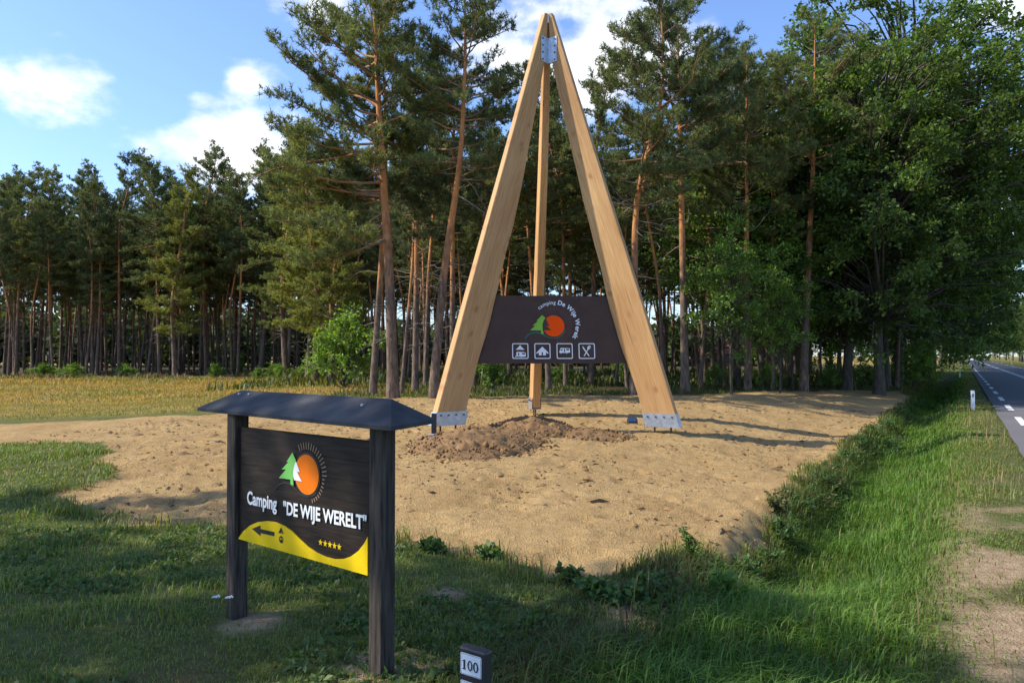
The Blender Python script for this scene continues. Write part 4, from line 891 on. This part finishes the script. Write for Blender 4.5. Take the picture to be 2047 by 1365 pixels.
def sign_text(s, a, b, hpx, name, m, bold, lift=.006, caps=True):
    """lettering between two measured baseline points"""
    A = Z6(*a); Bp = Z6(*b); H_ = Z6(a[0], a[1]-hpx)[1]-A[1]
    V, F = glyphs(s, 1.0, bold); cap = .73; sy = H_/cap; sx = (Bp[0]-A[0])/(V[:,0].max()-V[:,0].min()); vx0 = V[:,0].min()
    sl_ = (Bp[1]-A[1])/(Bp[0]-A[0]); mb = MB(); mb.add([bp.at(A[0]+(x-vx0)*sx, A[1]+y*sy+(x-vx0)*sx*sl_, lift) for x, y in V], F); return mb.build(name, m, sg)
for dx, m, lf, bo_ in ((5, M['black'], .003, .036), (0, M['white'], .006, .028)):
    nm = 'lettering' if dx == 0 else 'lettering_edge'
    sign_text('Camping', (162+dx, 662+dx), (432+dx, 722+dx), 118, nm, m, bo_, lf); sign_text('"DE WIJE WERELT"', (490+dx, 757+dx), (1248+dx, 903+dx), 118, nm, m, bo_, lf)
lift = .011
fl6([[(212,890),(290,860),(288,892),(418,920),(416,958),(290,930),(290,958)]], 'arrow', M['black'], lift); fl6([[(478,876),(502,936),(452,928)], [(484,912),(478,930),(490,932)]], 'tent_icon', M['black'], lift)
cc6 = Z6(478, 988); r6 = abs(Z6(478, 955)[1]-Z6(478, 1021)[1])/2
fill(bp, [circ(cc6, r6, 32), rrect(cc6[0]-r6*.65, cc6[1]-r6*.1, cc6[0]-r6*.08, cc6[1]+r6*.5, r6*.1), rrect(cc6[0]+r6*.12, cc6[1]-r6*.05, cc6[0]+r6*.65, cc6[1]+r6*.4, r6*.1)], 'caravan_icon', M['black'], sg, lift)
for k in range(5):
    c = Z6(826+k*42.5, 1016+k*10.5); r = .021; fill(bp, [[(c[0]+(r if i % 2 == 0 else r*.42)*math.sin(i*math.pi/5), c[1]+(r if i % 2 == 0 else r*.42)*math.cos(i*math.pi/5)) for i in range(10)]], 'star', M['yellow'], sg, .003)
# hipped roof
ez = 1.345; rz_ = 1.462
cR = lambda a, b, z: L0+su*a+sn*b+up*z
E = [cR(-.44, .05, ez), cR(1.66, .14, ez), cR(1.52, -.32, ez), cR(-.55, -.40, ez)]; Rg = [cR(-.27, -.185, rz_), cR(1.34, -.144, rz_)]
def slab(mb, P, t):
    n_ = (P[1]-P[0]).cross(P[2]-P[0]).normalized(); n_ = -n_ if n_.z < 0 else n_; mb.loft([p-n_*t for p in P], P); return mb
rm = MB()
V = E+Rg+[p-up*.022 for p in E]
rm.add(V, [(0,1,5,4), (2,3,4,5), (1,2,5), (3,0,4), (0,6,7,1), (1,7,8,2), (2,8,9,3), (3,9,6,0), (9,8,7,6)]); roof_ = rm.build('roof', M['felt'], sg, bevel=.0012)
for (f, g_) in ((.06, .22), (.13, .2), (.86, .35)):
    p = (Rg[0].lerp(Rg[1], f)).lerp(E[0].lerp(E[1], f), g_); MB().box(p+up*.004, su, sn, up, .009, .009, .007).build('screw', M['steel'], roof_, bevel=.003)

# ------------------------------------------------------------------ number post
a_, b__ = Vector((-.2, 2.84, 0)), Vector((-.098, 2.766, 0)); nu = (b__-a_).normalized(); nn_ = Vector((nu.y, -nu.x, 0)); nn_ = -nn_ if nn_.y > 0 else nn_
npz = .615; c0 = (a_+b__)/2-nn_*.022
npo = thing('number_post', 'short dark plastic post with pale house number 100 plate', 'number post', (c0.x, c0.y, 0))
hwid = (b__-a_).length/2
MB().box(c0+up*(npz/2-.1), nu, nn_, up, hwid, .022, npz/2+.1).build('post', M['plastic'], npo, bevel=.008)
npl_ = Plane(c0+nn_*.022, nn_, nu, up)
for k in range(2):
    zt = npz-.019-k*.102; nplate = fill(npl_, [rrect(-hwid+.010, zt-.080, hwid-.016, zt, .007)], 'number_plate', M['plate'], npo, .002)
    fill(npl_, [rrect(-hwid+.0125, zt-.0775, hwid-.0185, zt-.0025, .006), rrect(-hwid+.0137, zt-.0763, hwid-.0197, zt-.0037, .005)], 'plate_line', M['black'], nplate, .003)
    h = .036; by = zt-.060
    def one(x): fill(npl_, [[(x-.008, by), (x+.008, by), (x+.008, by+.003), (x+.0042, by+.004), (x+.0042, by+h), (x+.001, by+h), (x-.008, by+h-.005), (x-.008, by+h-.008), (x-.0032, by+h-.006), (x-.0032, by+.004), (x-.008, by+.003)]], 'digit', M['black'], nplate, .004)
    def zero(x): fill(npl_, [[(x+.0118*math.cos(t), by+h/2+(h/2+.001)*math.sin(t)) for t in np.linspace(0, 6.283, 29)[:-1]], [(x+.0058*math.cos(t), by+h/2+(h/2-.003)*math.sin(t)) for t in np.linspace(0, 6.283, 29)[:-1]]], 'digit', M['black'], nplate, .004)
    one(-.034)
    if k == 0: zero(-.006); zero(.021)

# ------------------------------------------------------------------ roadside posts, sign, cars, house
def delineator(s, q, label, group=None):
    p = rp(s, q); g = hz1(p[0], p[1]); t = thing('delineator_post', label, 'marker post', (p[0], p[1], g), group)
    f = Vector((RD[0], RD[1], 0)); r = Vector((RN[0], RN[1], 0)); c = Vector((p[0], p[1], g)); H_ = .60
    A = [c+r*x+f*y-up*.15 for x, y in ((-.055,-.045),(.055,-.045),(.055,.03),(.03,.06),(-.03,.06),(-.055,.03))]; MB().loft(A, [a+up*(H_+.15) + (up*.03 if i in (0, 3) else up*0) for i, a in enumerate(A)]).build('body', M['pwhite'], t, bevel=.006)
    MB().box(c+up*(H_-.13)-f*.047+r*.005, r, f, up, .024, .003, .06).build('reflector', M['reflector'], t)
gd_ = gp(1945, 820); sN = float(gd_@RD-np.array([1., 0])@RD); dN = float(road_d(*gd_))
delineator(sN, -dN, 'white marker post in the sunny verge beside the near road edge')
for s, q in ((sN+46, -1.1), (sN+95, -1.1), (sN+150, -1.1)): delineator(s, q, 'white marker post further along the shaded verge', 'marker posts along the wood side verge')
for s, q in ((sN+120, ROADW+1.2), (sN+160, ROADW+1.2), (sN+205, ROADW+1.2)): delineator(s, q, 'white marker post on the far side of the road', 'marker posts across the road')
p = rp(175, -1.6); t = thing('road_sign', 'small pale traffic sign on a pole at the far verge', 'traffic sign', (p[0], p[1], 0)); f = Vector((RD[0], RD[1], 0)); r = Vector((RN[0], RN[1], 0)); c = Vector((p[0], p[1], 0))
MB().tube([c-up*.3, c+up*2.3], .04).build('pole', M['grey'], t); MB().box(c+up*2.0-f*.06, r, f, up, .3, .012, .3).build('plate', M['white'], t, bevel=.01)
def car(s, q, m, label, flip=1):
    p = rp(s, q, ZR); t = thing('car', label, 'car', p); c = Vector(p); f = Vector((RD[0], RD[1], 0))*flip; r = Vector((RN[0], RN[1], 0))*flip
    P2 = lambda x, y, z: c+f*x+r*y+up*z
    side = [(-2.1,.35),(2.1,.35),(2.15,.7),(1.2,.92),(-2.0,.95),(-2.15,.6)]; MB().loft([P2(x, -.85, z) for x, z in side], [P2(x, .85, z) for x, z in side]).build('body', m, t, bevel=.06)
    cab = [(-1.9,.95),(.95,.93),(.25,1.45),(-1.5,1.45)]; MB().loft([P2(x, -.74, z) for x, z in cab], [P2(x, .74, z) for x, z in cab]).build('windows', M['glass'], t, bevel=.05)
    MB().box(P2(-.62, 0, 1.462), f, r, up, .85, .66, .02).build('roof', m, t, bevel=.015)
    for x in (-1.3, 1.3):
        for y in (-.78, .78): MB().tube([P2(x, y-.1, .32), P2(x, y+.1, .32)], .32, 14).build('wheel', M['rubber'], t)
    for y in (-.6, .6): MB().box(P2(2.12, y, .68), f, r, up, .03, .14, .07).build('headlight', M['white'], t)
car(285, 1.7, M['carw'], 'white car far down the road', -1); car(330, 4.9, M['card'], 'dark car far away on the far lane')
hx, hy = 33., 118.; hs = thing('house', 'low house with red tiled roof glimpsed between the trunks', 'house', (hx, hy, 0))
MB().abox(hx-5, hx+5, hy-3, hy+3, -.3, 2.1).build('wall', M['brick'], hs)
A = [(hx-5.4, hy-3.5, 2.05), (hx-5.4, hy+3.5, 2.05), (hx-5.4, hy, 3.7)]; MB().loft([Vector(a) for a in A], [Vector(a)+Vector((10.8,0,0)) for a in A]).build('roof', M['tile'], hs)
for dx in (-3, 0, 3): MB().abox(hx+dx-.6, hx+dx+.6, hy-3.04, hy-3.003, .8, 1.8).build('window', M['glass'], hs)
MB().abox(hx+1.2, hx+2.0, hy-3.05, hy-3.003, 0, 1.9).build('door', M['white'], hs)

# ------------------------------------------------------------------ weeds by the ditch
def weed(px, py, h, nst, seed, label, lsz=.09, col=((.05,.11,.02), (.12,.19,.04)), spread=.5, wid=.3, group=None):
    r = np.random.default_rng(seed); p = gp(px, py); g = hz1(*p); St = Tri(); Lf = Tri(); t = thing('weed_plant', label, 'weed', (p[0], p[1], g), group)
    for i in range(nst):
        a = r.uniform(0, 6.28); tip = np.array([math.cos(a)*spread*h*r.random(), math.sin(a)*spread*h*r.random(), h*r.uniform(.6, 1.1)]); b0 = r.normal(size=3)*np.array([.03,.03,0]); m_ = (b0+tip)*.5+np.array([0, 0, h*.08])
        tube_tri(St, np.array([b0+[0,0,-.03], m_, tip]), [.005,.004,.002], 4, np.array([.06, .10, .03])); n = int(16+h*40)
        f = r.uniform(.2, 1.03, n)[:, None]; pos = b0*(1-f)**2+2*m_*f*(1-f)+tip*f*f; az = r.uniform(0, 6.28, n); D = np.stack([np.cos(az), np.sin(az), r.uniform(-.1, .6, n)], 1)
        leaves(Lf, pos, unit(D), r, lsz, lsz*wid, *col)
    o = St.mesh('stem'); obj('stem', o, M['grass'], t); obj('foliage', Lf.mesh('weed_leaves'), M['grass'], t); return t
weed(1385, 1132, .30, 5, 1, 'upright feathery weed on the sand edge at the ditch head', .07, wid=.14, spread=.35)
weed(1450, 1240, .34, 7, 2, 'bright leafy sapling weed in the dark ditch', .10, ((.08,.16,.02), (.16,.26,.05)), .5)
weed(1440, 1180, .26, 6, 3, 'yellow green leafy weed above the ditch', .09, ((.07,.15,.02), (.15,.24,.05)))
DG = ((.050,.105,.028), (.125,.20,.055))
for i, (px, py, h) in enumerate(((1180,1185,.16),(1225,1205,.16),(1140,1165,.14),(1265,1200,.15),(1310,1180,.18),(1340,1215,.2),(1380,1250,.22),(1300,1230,.14),(980,1115,.15),(860,1100,.12),(1400,1155,.2),(1490,1150,.22))):
    weed(px, py, h*.62, 13, 20+i, 'low dark leafy bramble along the lawn edge before the sand', .058, DG, 1.7, .38, 'brambles at the lawn edge')
for i, (px, py, h) in enumerate(((1560,1090,.28),(1600,1030,.3),(1640,975,.34),(1690,925,.40),(1720,905,.5),(1750,880,.5),(1770,860,.5),(1800,835,.5),(1530,1130,.25),(1660,950,.3),(1830,815,.5),(1505,1180,.25))):
    weed(px, py, h*.7, 14, 50+i, 'dark rank weed clump growing on the shaded ditch bank', .058, DG, 1.1, .26, 'weeds on the ditch bank')
rk = np.random.default_rng(88)
for i in range(26):
    S_ = rk.uniform(7.5, 27); q_ = rk.uniform(2.2, 2.75); X_ = 1+RD[0]*S_-RN[0]*q_; Y_ = RD[1]*S_-RN[1]*q_
    t = weed(1500, 1100, rk.uniform(.14, .36), 10, 200+i, 'dark rank weed clump growing on the shaded ditch bank', rk.uniform(.04, .07), DG if i % 3 else ((.09,.10,.03), (.17,.17,.06)), rk.uniform(.7, 1.3), rk.uniform(.15, .3), 'weeds on the ditch bank'); t.location = (X_, Y_, hz1(X_, Y_))
for i, (px, py) in enumerate(((432, 1238), (458, 1240))):
    p = gp(px, py); g = hz1(*p); t = thing('yarrow_flower', 'white flat flower head on thin stem beside the sign post', 'flower', (p[0], p[1], g), 'white flowers by the sign post')
    MB().tube([(p[0], p[1], g-.02), (p[0]+.01, p[1], g+.08), (p[0], p[1], g+.15)], .0025, 5).build('stem', plain('stem', (.06,.10,.03), .7), t)
    fm = MB()
    for k in range(14):
        a = k*2.4; rr2 = .005*math.sqrt(k)*1.3; fm.box((p[0]+rr2*math.cos(a), p[1]+rr2*math.sin(a), g+.152+.002*(k % 3)), (1,0,0), (0,1,0), (0,0,1), .004, .004, .003)
    fm.build('flower_head', M['white'], t)
